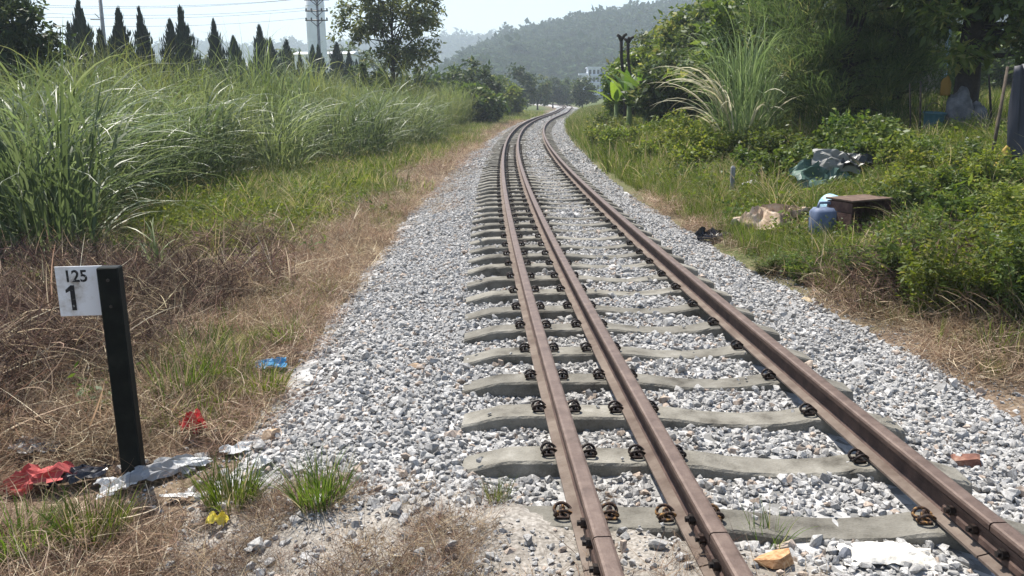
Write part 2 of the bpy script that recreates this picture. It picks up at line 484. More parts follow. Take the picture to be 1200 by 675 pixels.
def build_ballast():
    ys = np.concatenate([np.arange(.6, 9, .06), np.arange(9, 30, .2), np.arange(30, 330, 1.0)])
    us = np.concatenate([np.linspace(-2.9, -2.2, 12), np.linspace(-2.1, 1.9, 66), np.linspace(1.95, 2.25, 7)])
    U, Y = np.meshgrid(us, ys)
    off = np.where(U < 0, U * edgeL(Y) / 2.5, U * edgeR(Y) / 2.0)
    X = xc(Y) + off
    Z = ballast_z(X, Y)
    nx, ny = len(us), len(ys)
    V = np.stack([X, Y, Z], -1).reshape(-1, 3)
    idx = np.arange(nx * ny).reshape(ny, nx)
    F = np.stack([idx[:-1, :-1], idx[:-1, 1:], idx[1:, 1:], idx[1:, :-1]], -1).reshape(-1, 4)
    d = dirt_mask(X, Y)
    inn = np.clip(1 - np.abs(np.abs(U)), 0, 1)
    ma, nt, p = mat_base('ballast_bed')
    tc = node(nt, 'ShaderNodeTexCoord')
    a = node(nt, 'ShaderNodeAttribute'); a.attribute_name = 'dirt'
    vo = node(nt, 'ShaderNodeTexVoronoi'); vo.inputs['Scale'].default_value = 17
    n2 = node(nt, 'ShaderNodeTexNoise'); n2.inputs['Scale'].default_value = 60; n2.inputs['Detail'].default_value = 7
    n3 = node(nt, 'ShaderNodeTexNoise'); n3.inputs['Scale'].default_value = 5; n3.inputs['Detail'].default_value = 5
    for n in (vo, n2, n3): nt.links.new(tc.outputs['Object'], n.inputs['Vector'])
    g = ramp(nt, [(.16, .157, .15), (.33, .325, .315), (.5, .49, .48)], [0, .5, 1])
    sx = node(nt, 'ShaderNodeSeparateColor'); nt.links.new(vo.outputs['Color'], sx.inputs[0]); nt.links.new(sx.outputs[0], g.inputs[0])
    s = ramp(nt, [(.15, .138, .122), (.255, .238, .215), (.37, .35, .325)], [.3, .5, .7]); nt.links.new(n2.outputs['Fac'], s.inputs[0])
    s2 = ramp(nt, [(.75, .72, .68), (1.1, 1.08, 1.05)], [.35, .65]); nt.links.new(n3.outputs['Fac'], s2.inputs[0])
    ml = node(nt, 'ShaderNodeMix', data_type='RGBA', blend_type='MULTIPLY'); ml.inputs[0].default_value = 1
    nt.links.new(s.outputs[0], ml.inputs[6]); nt.links.new(s2.outputs[0], ml.inputs[7])
    mx = node(nt, 'ShaderNodeMix', data_type='RGBA')
    nt.links.new(a.outputs['Fac'], mx.inputs[0]); nt.links.new(g.outputs[0], mx.inputs[6]); nt.links.new(ml.outputs[2], mx.inputs[7])
    nt.links.new(mx.outputs[2], p.inputs['Base Color']); p.inputs['Roughness'].default_value = .95; p.inputs['Specular IOR Level'].default_value = .2
    b = node(nt, 'ShaderNodeBump'); b.inputs['Strength'].default_value = .7; b.inputs['Distance'].default_value = .012
    nt.links.new(n2.outputs['Fac'], b.inputs['Height']); nt.links.new(b.outputs[0], p.inputs['Normal'])
    bed = obj('ballast_bed', mesh_np('ballast_bed', V, F, [ma], {'dirt': d.ravel()}, True))
    tag(bed, 'grey crushed stone ballast bed under the railway track', 'ballast', kind='structure')

    coll = asset_collection('ballast_stone_kind', STONES)
    def field(y0, y1, dens, size, seed, lift=.3):
        rg = np.random.default_rng(seed)
        n = int((y1 - y0) * 5.0 * dens)
        Y = rg.uniform(y0, y1, n); u = rg.uniform(-2.75, 2.2, n)
        u = np.where(u < 0, u * edgeL(Y) / 2.5, u * edgeR(Y) / 2.0)
        X = xc(Y) + u
        un = unorm(X, Y)
        edge = np.where(u < 0, (2.66 + un) / .45, (2.2 - un) / .35)
        keep = rg.uniform(size=n) < np.clip(edge + (vnoise(X, Y, .4, 31) - .5) * 1.4, 0, 1)
        dm = dirt_mask(X, Y)
        keep &= rg.uniform(size=n) > dm * .90
        sl = in_sleeper(X, Y, .012) & (u < 1.12) & (u > -1.25)
        keep &= ~(sl & (rg.uniform(size=n) > .012))
        for r_ in RAILS: keep &= ~((np.abs(u - r_) < .055 + size * .3))
        X, Y, u, sl = X[keep], Y[keep], u[keep], sl[keep]; n = len(X)
        sz = size * np.exp(rg.normal(0, .28, n))
        sz = np.where(sl, sz * .8, sz)
        Z = ballast_z(X, Y) + sz * rg.uniform(-.05, lift, n)
        Z = np.where(sl, .012 + np.where(np.abs(u + .25) < .4, -.0, -.02), Z)
        rot = np.stack([rg.normal(0, .5, n), rg.normal(0, .5, n), rg.uniform(0, 6.28, n)], 1)
        return np.stack([X, Y, Z], 1), rot, sz, rg.integers(0, len(STONES), n)
    A = [field(2.0, 9, 1600, .039, 1), field(2.0, 9, 170, .058, 2, .35), field(9, 22, 1000, .044, 3), field(22, 60, 300, .075, 4), field(60, 140, 60, .14, 5)]
    P, rot, sz, ix = [np.concatenate([a[i] for a in A]) for i in range(4)]
    # the 300 stones that show largest are pieces of their own
    pr = sz / P[:, 1]
    vis = (P[:, 1] > 2.75) & (P[:, 1] < 5.2) & (np.abs(P[:, 0]) < P[:, 1] * .62 + .1) & (P[:, 2] > ballast_z(P[:, 0], P[:, 1]) + .004)
    order = np.argsort(-np.where(vis, pr, 0))[:300]
    for i in order:
        o = obj('stone', STONES[ix[i]], bed)
        o.location = P[i]; o.rotation_euler = rot[i]; o.scale = (sz[i],) * 3
    rest = np.ones(len(P), bool); rest[order] = False
    scatter('ballast_stones', P[rest], rot[rest], sz[rest], ix[rest], coll, bed)
    # bigger stones kicked out beyond the ballast's edge
    rg = np.random.default_rng(78); n = 260
    Y = rg.uniform(2.8, 6.5, n); X = xc(Y) - edgeL(Y) * rg.uniform(.55, 1.3, n)
    k = (unorm(X, Y) < -2.5) | (dirt_mask(X, Y) > .5); X, Y = X[k], Y[k]; n = len(X); sz_ = .05 * np.exp(rg.normal(0, .4, n))
    scatter('stray_stones', np.stack([X, Y, surf_z(X, Y) + sz_ * .2], 1), rg.uniform(-1, 1, (n, 3)) * [.5, .5, 3.1], sz_, rg.integers(0, 14, n), coll, bed)
    # pebbles and grit in the trodden earth and along the ballast's edge
    rg = np.random.default_rng(77)
    n = 70000
    X = rg.uniform(-3.2, 3.4, n); Y = rg.uniform(2.3, 9, n); un = unorm(X, Y)
    dm = dirt_mask(X, Y) * (un > -2.6) * (un < 2.1)
    nr = np.exp(-((un + 2.6) / .35) ** 2) * .55 + np.exp(-((un - 2.2) / .3) ** 2) * .8
    k = (rg.uniform(size=n) < np.clip(dm * .9 + nr, 0, 1)) & ~in_sleeper(X, Y, -.02)
    for r_ in RAILS: k &= np.abs(X - xc(Y) - r_) > .06
    X, Y = X[k], Y[k]; n = len(X)
    sz = .011 * np.exp(rg.normal(0, .6, n))
    scatter('grit', np.stack([X, Y, surf_z(X, Y) + sz * .15], 1), rg.uniform(-1, 1, (n, 3)) * [.5, .5, 3.1], sz, rg.integers(0, 14, n), coll, bed)

RAILS = (-.7525, -.3175, .7525)
build_ballast()

# ------------------------------------------------------------------ railway track
def rail_piece(off, s0, s1):
    ys = np.concatenate([np.linspace(s0, s1, 6)]) if s1 - s0 < 3 else np.concatenate([np.arange(s0, 20, .5), np.arange(max(s0, 20), s1 + .1, 1.0)])
    h = .150
    half = [(-.068, 0, 2), (-.068, .011, 2), (-.022, .022, 0), (-.0085, .034, 0), (-.0075, .095, 0), (-.012, .108, 0), (-.0355, .117, 0), (-.0365, .138, 1), (-.032, .147, 1), (-.022, h, 1)]
    prof = [(x, z) for x, z, _ in half] + [(-x, z) for x, z, _ in half[::-1]]
    matp = [2, 2, 0, 0, 0, 0, 0, 1, 1, 1] + [1, 1, 0, 0, 0, 0, 0, 2, 2, 0]
    n = len(prof)
    V = []
    for y in ys:
        hdg = float(hd(y)); nx, ny = 1 / math.hypot(1, hdg), -hdg / math.hypot(1, hdg)
        cx = float(xc(y))
        for x, z in prof:
            V.append((cx + (off + x) * nx, y + (off + x) * ny, .014 + z))
    F, mi = [], []
    for i in range(len(ys) - 1):
        for j in range(n):
            k = (j + 1) % n
            F.append((i * n + j, i * n + k, (i + 1) * n + k, (i + 1) * n + j)); mi.append(matp[j])
    me = bpy.data.meshes.new('rail')
    e = (len(ys) - 1) * n
    me.from_pydata(V, [], F + [tuple(range(n))[::-1], tuple(range(e, e + n))])
    for q in ('rail_side', 'rail_top', 'rail_foot'): me.materials.append(M[q])
    me.polygons.foreach_set('material_index', np.array(mi + [0, 0], dtype=np.int32))
    me.update()
    bm = bmesh.new(); bm.from_mesh(me); bmesh.ops.recalc_face_normals(bm, faces=bm.faces); bm.to_mesh(me); bm.free()
    return me

def clip_mesh(name, ma):
    """bent spring clip with its bolt; rail lies towards +X"""
    parts = []
    for s in (-1, 1):
        P = np.array([(.046, s * .020, .030), (.040, s * .034, .036), (.016, s * .044, .056), (-.016, s * .050, .064), (-.044, s * .046, .050), (-.056, s * .036, .026), (-.050, s * .018, .016), (-.030, s * .012, .020)])
        t = np.linspace(0, len(P) - 1, 19)
        Q = np.stack([np.interp(t, np.arange(len(P)), P[:, c]) for c in range(3)], 1)
        Q[1:-1] = (Q[:-2] + 2 * Q[1:-1] + Q[2:]) / 4
        parts.append(tube(Q, .0105, 7))
    bz = np.array([(-.008, 0, -.02), (-.008, 0, .075)])
    parts.append(tube(np.array([(-.008, 0, -.01), (-.008, 0, .03), (-.008, 0, .072)]), [.011, .011, .010], 6))
    parts.append(tube(np.array([(-.008, 0, .036), (-.008, 0, .045), (-.008, 0, .060)]), [.020, .020, .019], 6))
    V, F = merge(parts)
    bm = bmesh.new()
    me = quad_clean_mesh('t', V, F, [], True)
    bm.from_mesh(me); bpy.data.meshes.remove(me)
    bm_box(bm, (-.010, 0, .008), (.085, .085, .016), None, .004)
    return bm_mesh(name, bm, [ma])

def sleeper_mesh(seed):
    rg = np.random.default_rng(seed)
    st = [(-1.285, -.064), (-1.26, -.058), (-1.06, -.004), (-.9, 0), (-.6, 0), (-.45, 0), (-.18, 0), (-.08, -.008), (.08, -.03), (.3, -.038), (.5, -.026), (.62, -.003), (.7, 0), (.85, 0), (.95, -.004), (1.13, -.056), (1.155, -.062)]
    V, F = [], []
    fine = np.concatenate([[-1.285, -1.265], np.arange(-1.22, 1.12, .045), [1.14, 1.155]])
    st = [(float(x), float(np.interp(x, [a for a, _ in st], [b for _, b in st]))) for x in fine]
    for x, z in st:
        jt = rg.normal(0, .0022, 4)
        if rg.uniform() < .10: jt[1] += rg.uniform(.004, .014); jt[0] += rg.uniform(0, .008)
        V += [(x, -.112, -.22), (x, -.096 + jt[0], z - .012), (x, -.086 + jt[1], z + jt[2] * .15), (x, .086 + jt[3], z + jt[2] * .15), (x, .096, z - .012), (x, .112, -.22)]
    n = 6
    for i in range(len(st) - 1):
        for j in range(n):
            k = (j + 1) % n
            F.append((i * n + j, i * n + k, (i + 1) * n + k, (i + 1) * n + j))
    e = (len(st) - 1) * n
    me = bpy.data.meshes.new('sleeper')
    me.from_pydata(V, [], F + [tuple(range(n))[::-1], tuple(range(e, e + n))])
    me.materials.append(M['concrete'])
    me.update()
    bm = bmesh.new(); bm.from_mesh(me); bmesh.ops.recalc_face_normals(bm, faces=bm.faces); bm.to_mesh(me); bm.free()
    return me

def build_track():
    t = empty('railway_track', (0, 0, 0))
    tag(t, 'three rail mixed gauge railway track on concrete sleepers, curving away', 'railway track')
    JN = 2.76
    bolt_bm = bmesh.new()
    bmesh.ops.create_cone(bolt_bm, cap_ends=True, segments=6, radius1=.019, radius2=.018, depth=.022, matrix=Matrix.Rotation(math.pi / 2, 4, 'Y'))
    bmesh.ops.create_cone(bolt_bm, cap_ends=True, segments=8, radius1=.011, radius2=.010, depth=.05, matrix=Matrix.Rotation(math.pi / 2, 4, 'Y'))
    bolt = bm_mesh('bolt', bolt_bm, [M['clip']])
    for off in RAILS:
        far = obj('rail', rail_piece(off, JN + .004, 300), t)
        near = obj('rail', rail_piece(off, .4, JN - .004), t)
        for s in (-1, 1):
            bm = bmesh.new()
            prof = [(.010, .030), (.026, .027), (.034, .034), (.030, .055), (.022, .062), (.022, .082), (.030, .090), (.034, .110), (.020, .113), (.010, .106)]
            y0, y1 = JN - .31, JN + .31
            ring = [[bm.verts.new((s * x, y, z + .014)) for x, z in prof] for y in (y0, y1)]
            k = len(prof)
            for j in range(k): bm.faces.new((ring[0][j], ring[0][(j + 1) % k], ring[1][(j + 1) % k], ring[1][j]))
            bm.faces.new(ring[0][::-1]); bm.faces.new(ring[1])
            bmesh.ops.recalc_face_normals(bm, faces=bm.faces)
            hdg = float(hd(JN))
            fp = obj('fishplate', bm_mesh('fishplate', bm, [M['rail_side']]), far)
            # shear onto the line of the rail
            for v in fp.data.vertices:
                v.co.x += float(xc(v.co.y)) + off
                v.co.y += -hdg * off
            for b in (-.24, -.09, .09, .24):
                bo = obj('bolt', bolt, fp)
                bo.location = (float(xc(JN + b)) + off + s * .036, JN + b - hdg * off, .014 + .072)
                bo.scale = (1, 1.1, 1.1)
    clip, clip_r = clip_mesh('rail_clip', M['clip']), clip_mesh('rail_clip', M['clip_rust'])
    SL = [sleeper_mesh(i) for i in range(4)]
    rg = np.random.default_rng(5)
    for k in range(-3, 232):
        s = S0 + k * SP
        o = obj('sleeper', SL[k % 4], t)
        hdg = float(hd(s))
        o.location = (float(xc(s)), s, (0 if k < 0 else rg.normal(0, .004)))
        rz = -hdg - sleeper_skew(k) + rg.normal(0, .012)
        rz = -math.atan(hdg) - sleeper_skew(k) + rg.normal(0, .012)
        o.rotation_euler = (rg.normal(0, .012), 0, rz)
        if s < 31:
            for off in RAILS:
                for sd_ in (-1, 1):
                    c = obj('rail_clip', clip_r if k <= -1 else clip, o)
                    c.location = (off + sd_ * .094, rg.normal(0, .006), .0); c.scale = (.72, .72, .72)
                    c.rotation_euler = (0, 0, (0 if sd_ < 0 else math.pi) + rg.normal(0, .05) + sleeper_skew(k))
build_track()

# ------------------------------------------------------------------ blades, leaves and plant kinds
def blades(n, base, az, lean, droop, length, width, seg=5, rg=R, p=1.3, twist=0.25):
    """n bent strips; returns V, F and the along-the-blade value t"""
    base = np.asarray(base, float)
    t = np.linspace(0, 1, seg + 1)
    th = lean[:, None] + droop[:, None] * t[None, :] ** p
    az2 = az[:, None] + twist * rg.normal(size=(n, 1)) * t[None, :]
    dl = length[:, None] / seg
    dx = np.sin(th) * np.cos(az2) * dl; dy = np.sin(th) * np.sin(az2) * dl; dz = np.cos(th) * dl
    C = np.zeros((n, seg + 1, 3))
    C[:, 1:, 0] = np.cumsum(dx[:, :-1], 1); C[:, 1:, 1] = np.cumsum(dy[:, :-1], 1); C[:, 1:, 2] = np.cumsum(dz[:, :-1], 1)
    C += base[:, None, :]
    w = width[:, None] * np.clip(np.minimum(1.0, t * 6 + .55) * (1 - t ** 2.2), .04, 1)[None, :]
    fa = rg.uniform(-.9, .9, (n, 1))                       # the strip's turn about its own line
    sxv = np.stack([-np.sin(az2), np.cos(az2), np.zeros_like(az2)], -1)
    nrm = np.stack([-np.cos(th) * np.cos(az2), -np.cos(th) * np.sin(az2), np.sin(th)], -1)
    side = sxv * np.cos(fa)[..., None] + nrm * np.sin(fa)[..., None]
    V = np.stack([C - side * w[..., None] / 2, C + side * w[..., None] / 2], 2)     # n, seg+1, 2, 3
    idx = np.arange(n * (seg + 1) * 2).reshape(n, seg + 1, 2)
    F = np.stack([idx[:, :-1, 0], idx[:, :-1, 1], idx[:, 1:, 1], idx[:, 1:, 0]], -1).reshape(-1, 4)
    tt = np.repeat(np.broadcast_to(t, (n, seg + 1))[:, :, None], 2, 2)
    return V.reshape(-1, 3), F, tt.reshape(-1)

def leaves(C, size, rg, up=.5, aspect=.45, droop=0.0, out=None):
    """pointed leaves (two triangles folded as one quad) at C"""
    n = len(C)
    d = rg.normal(size=(n, 3)); d[:, 2] = d[:, 2] * .6 - droop
    if out is not None: d += out
    d /= np.linalg.norm(d, axis=1)[:, None]
    nn = rg.normal(size=(n, 3)); nn[:, 2] += up * 2
    s = np.cross(d, nn); s /= np.linalg.norm(s, axis=1)[:, None] + 1e-9
    L = size * np.clip(np.exp(rg.normal(0, .38, (n, 1))), .4, 2.0); W = L * aspect * rg.uniform(.75, 1.25, (n, 1))
    V = np.stack([C, C + d * L * .45 + s * W * .5, C + d * L, C + d * L * .45 - s * W * .5], 1)
    F = np.arange(n * 4).reshape(n, 4)
    v = np.repeat(rg.uniform(size=n), 4)
    return V.reshape(-1, 3), F, v

def join_vals(parts):
    Vs, Fs, vs, o = [], [], [], 0
    for V, F, v in parts:
        Vs.append(V); Fs.append(F + o); vs.append(v); o += len(V)
    return np.concatenate(Vs), np.concatenate(Fs), np.concatenate(vs)

M['reed'] = leafy('reed_leaf', [(.06, .085, .032), (.11, .15, .058), (.175, .215, .10), (.38, .36, .22)], .42, .42, .6, .3, [0, .45, .86, 1])
M['reed_upright'] = leafy('upright_reed_leaf', [(.065, .09, .026), (.12, .155, .045), (.18, .21, .08), (.42, .36, .22)], .42, .5, .4, .35, [0, .45, .86, 1])
M['grass'] = leafy('green_grass', [(.05, .085, .014), (.105, .155, .026), (.17, .215, .048), (.36, .31, .17)], .4, .5, .3, .3, [0, .5, .88, 1])
M['cover'] = leafy('ground_cover_leaf', [(.06, .085, .016), (.12, .15, .028), (.18, .20, .05), (.24, .19, .08)], .4, .55, .25, .25, [0, .5, .9, 1])
M['straw'] = leafy('dry_straw', [(.10, .066, .045), (.25, .175, .115), (.42, .32, .21), (.64, .55, .40)], .2, .7, .2, .3, [0, .4, .75, 1])
M['dead'] = leafy('dead_brown_growth', [(.042, .028, .023), (.095, .064, .049), (.18, .128, .09), (.42, .33, .22)], .15, .8, .1, .42, [0, .4, .8, 1])
M['bush'] = leafy('bush_leaf', [(.04, .068, .014), (.08, .125, .024), (.13, .175, .038), (.22, .23, .07)], .4, .45, .4, .25, [0, .5, .9, 1])
M['bush_lime'] = leafy('lime_weed_leaf', [(.06, .09, .014), (.115, .16, .025), (.17, .20, .04), (.26, .24, .08)], .45, .5, .3, .2, [0, .5, .9, 1])
M['dark'] = leafy('dark_leaf', [(.020, .036, .014), (.038, .062, .022), (.065, .092, .032), (.10, .12, .05)], .38, .5, .35, .2, [0, .5, .9, 1])
M['mid'] = leafy('mid_leaf', [(.035, .058, .018), (.065, .10, .028), (.10, .135, .04), (.16, .17, .07)], .38, .5, .35, .22, [0, .5, .9, 1])
M['spread'] = leafy('spreading_tree_leaf', [(.07, .092, .03), (.125, .155, .055), (.175, .20, .075), (.25, .25, .12)], .48, .5, .3, .2, [0, .5, .9, 1])
M['cypress'] = leafy('cypress_spray', [(.010, .020, .014), (.020, .034, .022), (.036, .052, .030)], .12, .6, .25, .18)
M['needle'] = leafy('casuarina_needle', [(.05, .09, .03), (.09, .145, .048), (.14, .19, .068), (.20, .22, .09)], .5, .6, .25, .15, [0, .5, .9, 1])
M['banana'] = leafy('banana_leaf', [(.05, .10, .02), (.09, .16, .03), (.16, .24, .04)], .45, .4, .4, .15)
M['banana_yellow'] = leafy('yellow_banana_leaf', [(.40, .42, .04), (.50, .50, .06)], .45, .45, .3, .1)

def u_(rg, a, b, n): return rg.uniform(a, b, n)

def reed_mesh(seed, n=150, h=2.3, spread=.5, arch=1.0, ma='reed'):
    """clump of tall grass: culms with long arching leaves, plus a dry skirt"""
    rg = np.random.default_rng(seed)
    r = spread * np.sqrt(rg.uniform(size=n)); a = rg.uniform(0, 6.283, n)
    bz = h * .62 * rg.uniform(0, 1, n) ** 1.1
    base = np.stack([r * np.cos(a) * (1 + bz * .18), r * np.sin(a) * (1 + bz * .18), bz], 1)
    az = a + rg.normal(0, .9, n)
    V1, F1, t1 = blades(n, base, az, u_(rg, .08, .45, n), u_(rg, .8, 2.4, n) * arch, u_(rg, .45, 1.0, n) * h * .72, u_(rg, .013, .032, n), 7, rg)
    v1 = np.repeat(rg.uniform(0, .9, n), 16); v1 = np.clip(v1 * .8 + t1 * .22, 0, .96)
    m_ = n // 4                                              # upright young leaves
    r = spread * .9 * np.sqrt(rg.uniform(size=m_)); a = rg.uniform(0, 6.283, m_)
    base = np.stack([r * np.cos(a), r * np.sin(a), h * .25 * rg.uniform(size=m_)], 1)
    V2, F2, t2 = blades(m_, base, a, u_(rg, .02, .2, m_), u_(rg, .1, .7, m_), u_(rg, .6, .95, m_) * h, u_(rg, .014, .026, m_), 6, rg)
    v2 = np.repeat(rg.uniform(.2, .9, m_), 14)
    q = n // 4                                               # dry, hanging leaves low down
    r = spread * np.sqrt(rg.uniform(size=q)); a = rg.uniform(0, 6.283, q)
    base = np.stack([r * np.cos(a), r * np.sin(a), u_(rg, .1, .8, q)], 1)
    V3, F3, t3 = blades(q, base, a, u_(rg, .5, 1.1, q), u_(rg, .9, 1.8, q), u_(rg, .4, .9, q), u_(rg, .012, .022, q), 5, rg)
    v3 = np.repeat(rg.uniform(.7, 1.0, q), 12)
    V, F, v = join_vals([(V1, F1, v1), (V2, F2, v2), (V3, F3, v3)])
    return mesh_np('reed_clump', V, F, [M[ma]], {'v': v}, True)

def tuft_mesh(seed, n, h, spread, ma, lean=(.05, .5), droop=(.2, 1.2), w=(.003, .006), dry=.1, seg=4):
    rg = np.random.default_rng(seed)
    r = spread * np.sqrt(rg.uniform(size=n)); a = rg.uniform(0, 6.283, n)
    base = np.stack([r * np.cos(a), r * np.sin(a), np.full(n, -.01)], 1)
    V, F, t = blades(n, base, a + rg.normal(0, .8, n), u_(rg, *lean, n), u_(rg, *droop, n), u_(rg, .45, 1.1, n) * h, u_(rg, *w, n), seg, rg)
    v = rg.uniform(0, .85, n); v = np.where(rg.uniform(size=n) < dry, 1.0, v)
    return mesh_np('grass_tuft', V, F, [ma], {'v': np.repeat(v, (seg + 1) * 2)})

def tangle_mesh(seed, n, rad, h, ma, w=(.002, .006)):
    """dead stalks and blades lying across each other"""
    rg = np.random.default_rng(seed)
    r = rad * np.sqrt(rg.uniform(size=n)); a = rg.uniform(0, 6.283, n)
    base = np.stack([r * np.cos(a), r * np.sin(a), h * rg.uniform(0, 1, n) ** 1.6 * (1 - (r / rad) ** 2 * .6)], 1)
    V, F, t = blades(n, base, rg.uniform(0, 6.283, n), u_(rg, .7, 1.75, n), rg.normal(.2, .6, n), u_(rg, .08, .38, n), u_(rg, *w, n), 4, rg, 1.0, .8)
    return mesh_np('dry_tangle', V, F, [ma], {'v': np.repeat(rg.uniform(0, 1, n) ** 1.2, 10)})

def weed_mesh(seed, n_stem, h, rad, leaf, per, ma, aspect=.4):
    """low leafy weed: stems with leaves along them"""
    rg = np.random.default_rng(seed)
    a = rg.uniform(0, 6.283, n_stem); r = rad * np.sqrt(rg.uniform(size=n_stem)) * .5
    base = np.stack([r * np.cos(a), r * np.sin(a), np.zeros(n_stem)], 1)
    le = u_(rg, .1, .75, n_stem); ln = u_(rg, .55, 1.1, n_stem) * h; dr = u_(rg, -.1, .5, n_stem)
    V1, F1, t1 = blades(n_stem, base, a, le, dr, ln, np.full(n_stem, .006 + h * .004), 4, rg)
    C = V1.reshape(n_stem, 5, 2, 3).mean(2)
    k = rg.uniform(.12, 1, (n_stem, per)) * 4
    i = np.clip(k.astype(int), 0, 3); f = (k - i)[..., None]
    rows = np.arange(n_stem)[:, None]
    P = C[rows, i] * (1 - f) + C[rows, i + 1] * f + rg.normal(0, leaf * .35, (n_stem, per, 3))
    V2, F2, v2 = leaves(P.reshape(-1, 3), leaf, rg, .5, aspect)
    V, F, v = join_vals([(V1, F1, np.full(len(V1), .5)), (V2, F2, v2 * .95)])
    return mesh_np('weed', V, F, [ma], {'v': v})

def scat_pts(n, x0, x1, y0, y1, seed, prob):
    rg = np.random.default_rng(seed)
    X = rg.uniform(x0, x1, n); Y = rg.uniform(y0, y1, n)
    k = rg.uniform(size=n) < prob(X, Y)
    return X[k], Y[k], rg

CLEAR = [(hit(px, py), r) for px, py, r in [(45, 578, .2), (95, 574, .22), (140, 580, .12), (188, 562, .15), (215, 552, .12), (218, 591, .12), (278, 537, .09), (308, 555, .08), (226, 520, .08), (255, 624, .07), (318, 437, .12), (42, 534, .12), (834, 286, .22), (882, 224, .3), (908, 272, .45), (964, 280, .2), (1007, 280, .3), (955, 226, .5), (978, 222, .5)]]
def put(name, X, Y, rg, smin, smax, coll, nk, label, cat, tilt=.12, zs=None):
    ok = np.ones(len(X), bool)
    for p_, r_ in CLEAR:
        ok &= np.hypot(X - p_[0], (Y - p_[1] + .05) * .8) > r_ + (.06 if p_[1] < 8 else 0)
    if zs is not None: zs = zs[ok]
    X, Y = X[ok], Y[ok]
    n = len(X)
    rot = np.stack([rg.normal(0, tilt, n), rg.normal(0, tilt, n), rg.uniform(0, 6.283, n)], 1)
    s = rg.uniform(smin, smax, n)
    S = np.stack([s, s, s * (1 if zs is None else zs)], 1)
    ix = nk[ok] if isinstance(nk, np.ndarray) else rg.integers(0, nk, n)
    return scatter(name, np.stack([X, Y, surf_z(X, Y)], 1), rot, S, ix, coll, None, label, cat)

def in_view(X, Y, pad=1.0): return (np.abs(X) < Y * .70 + pad + 1.2)

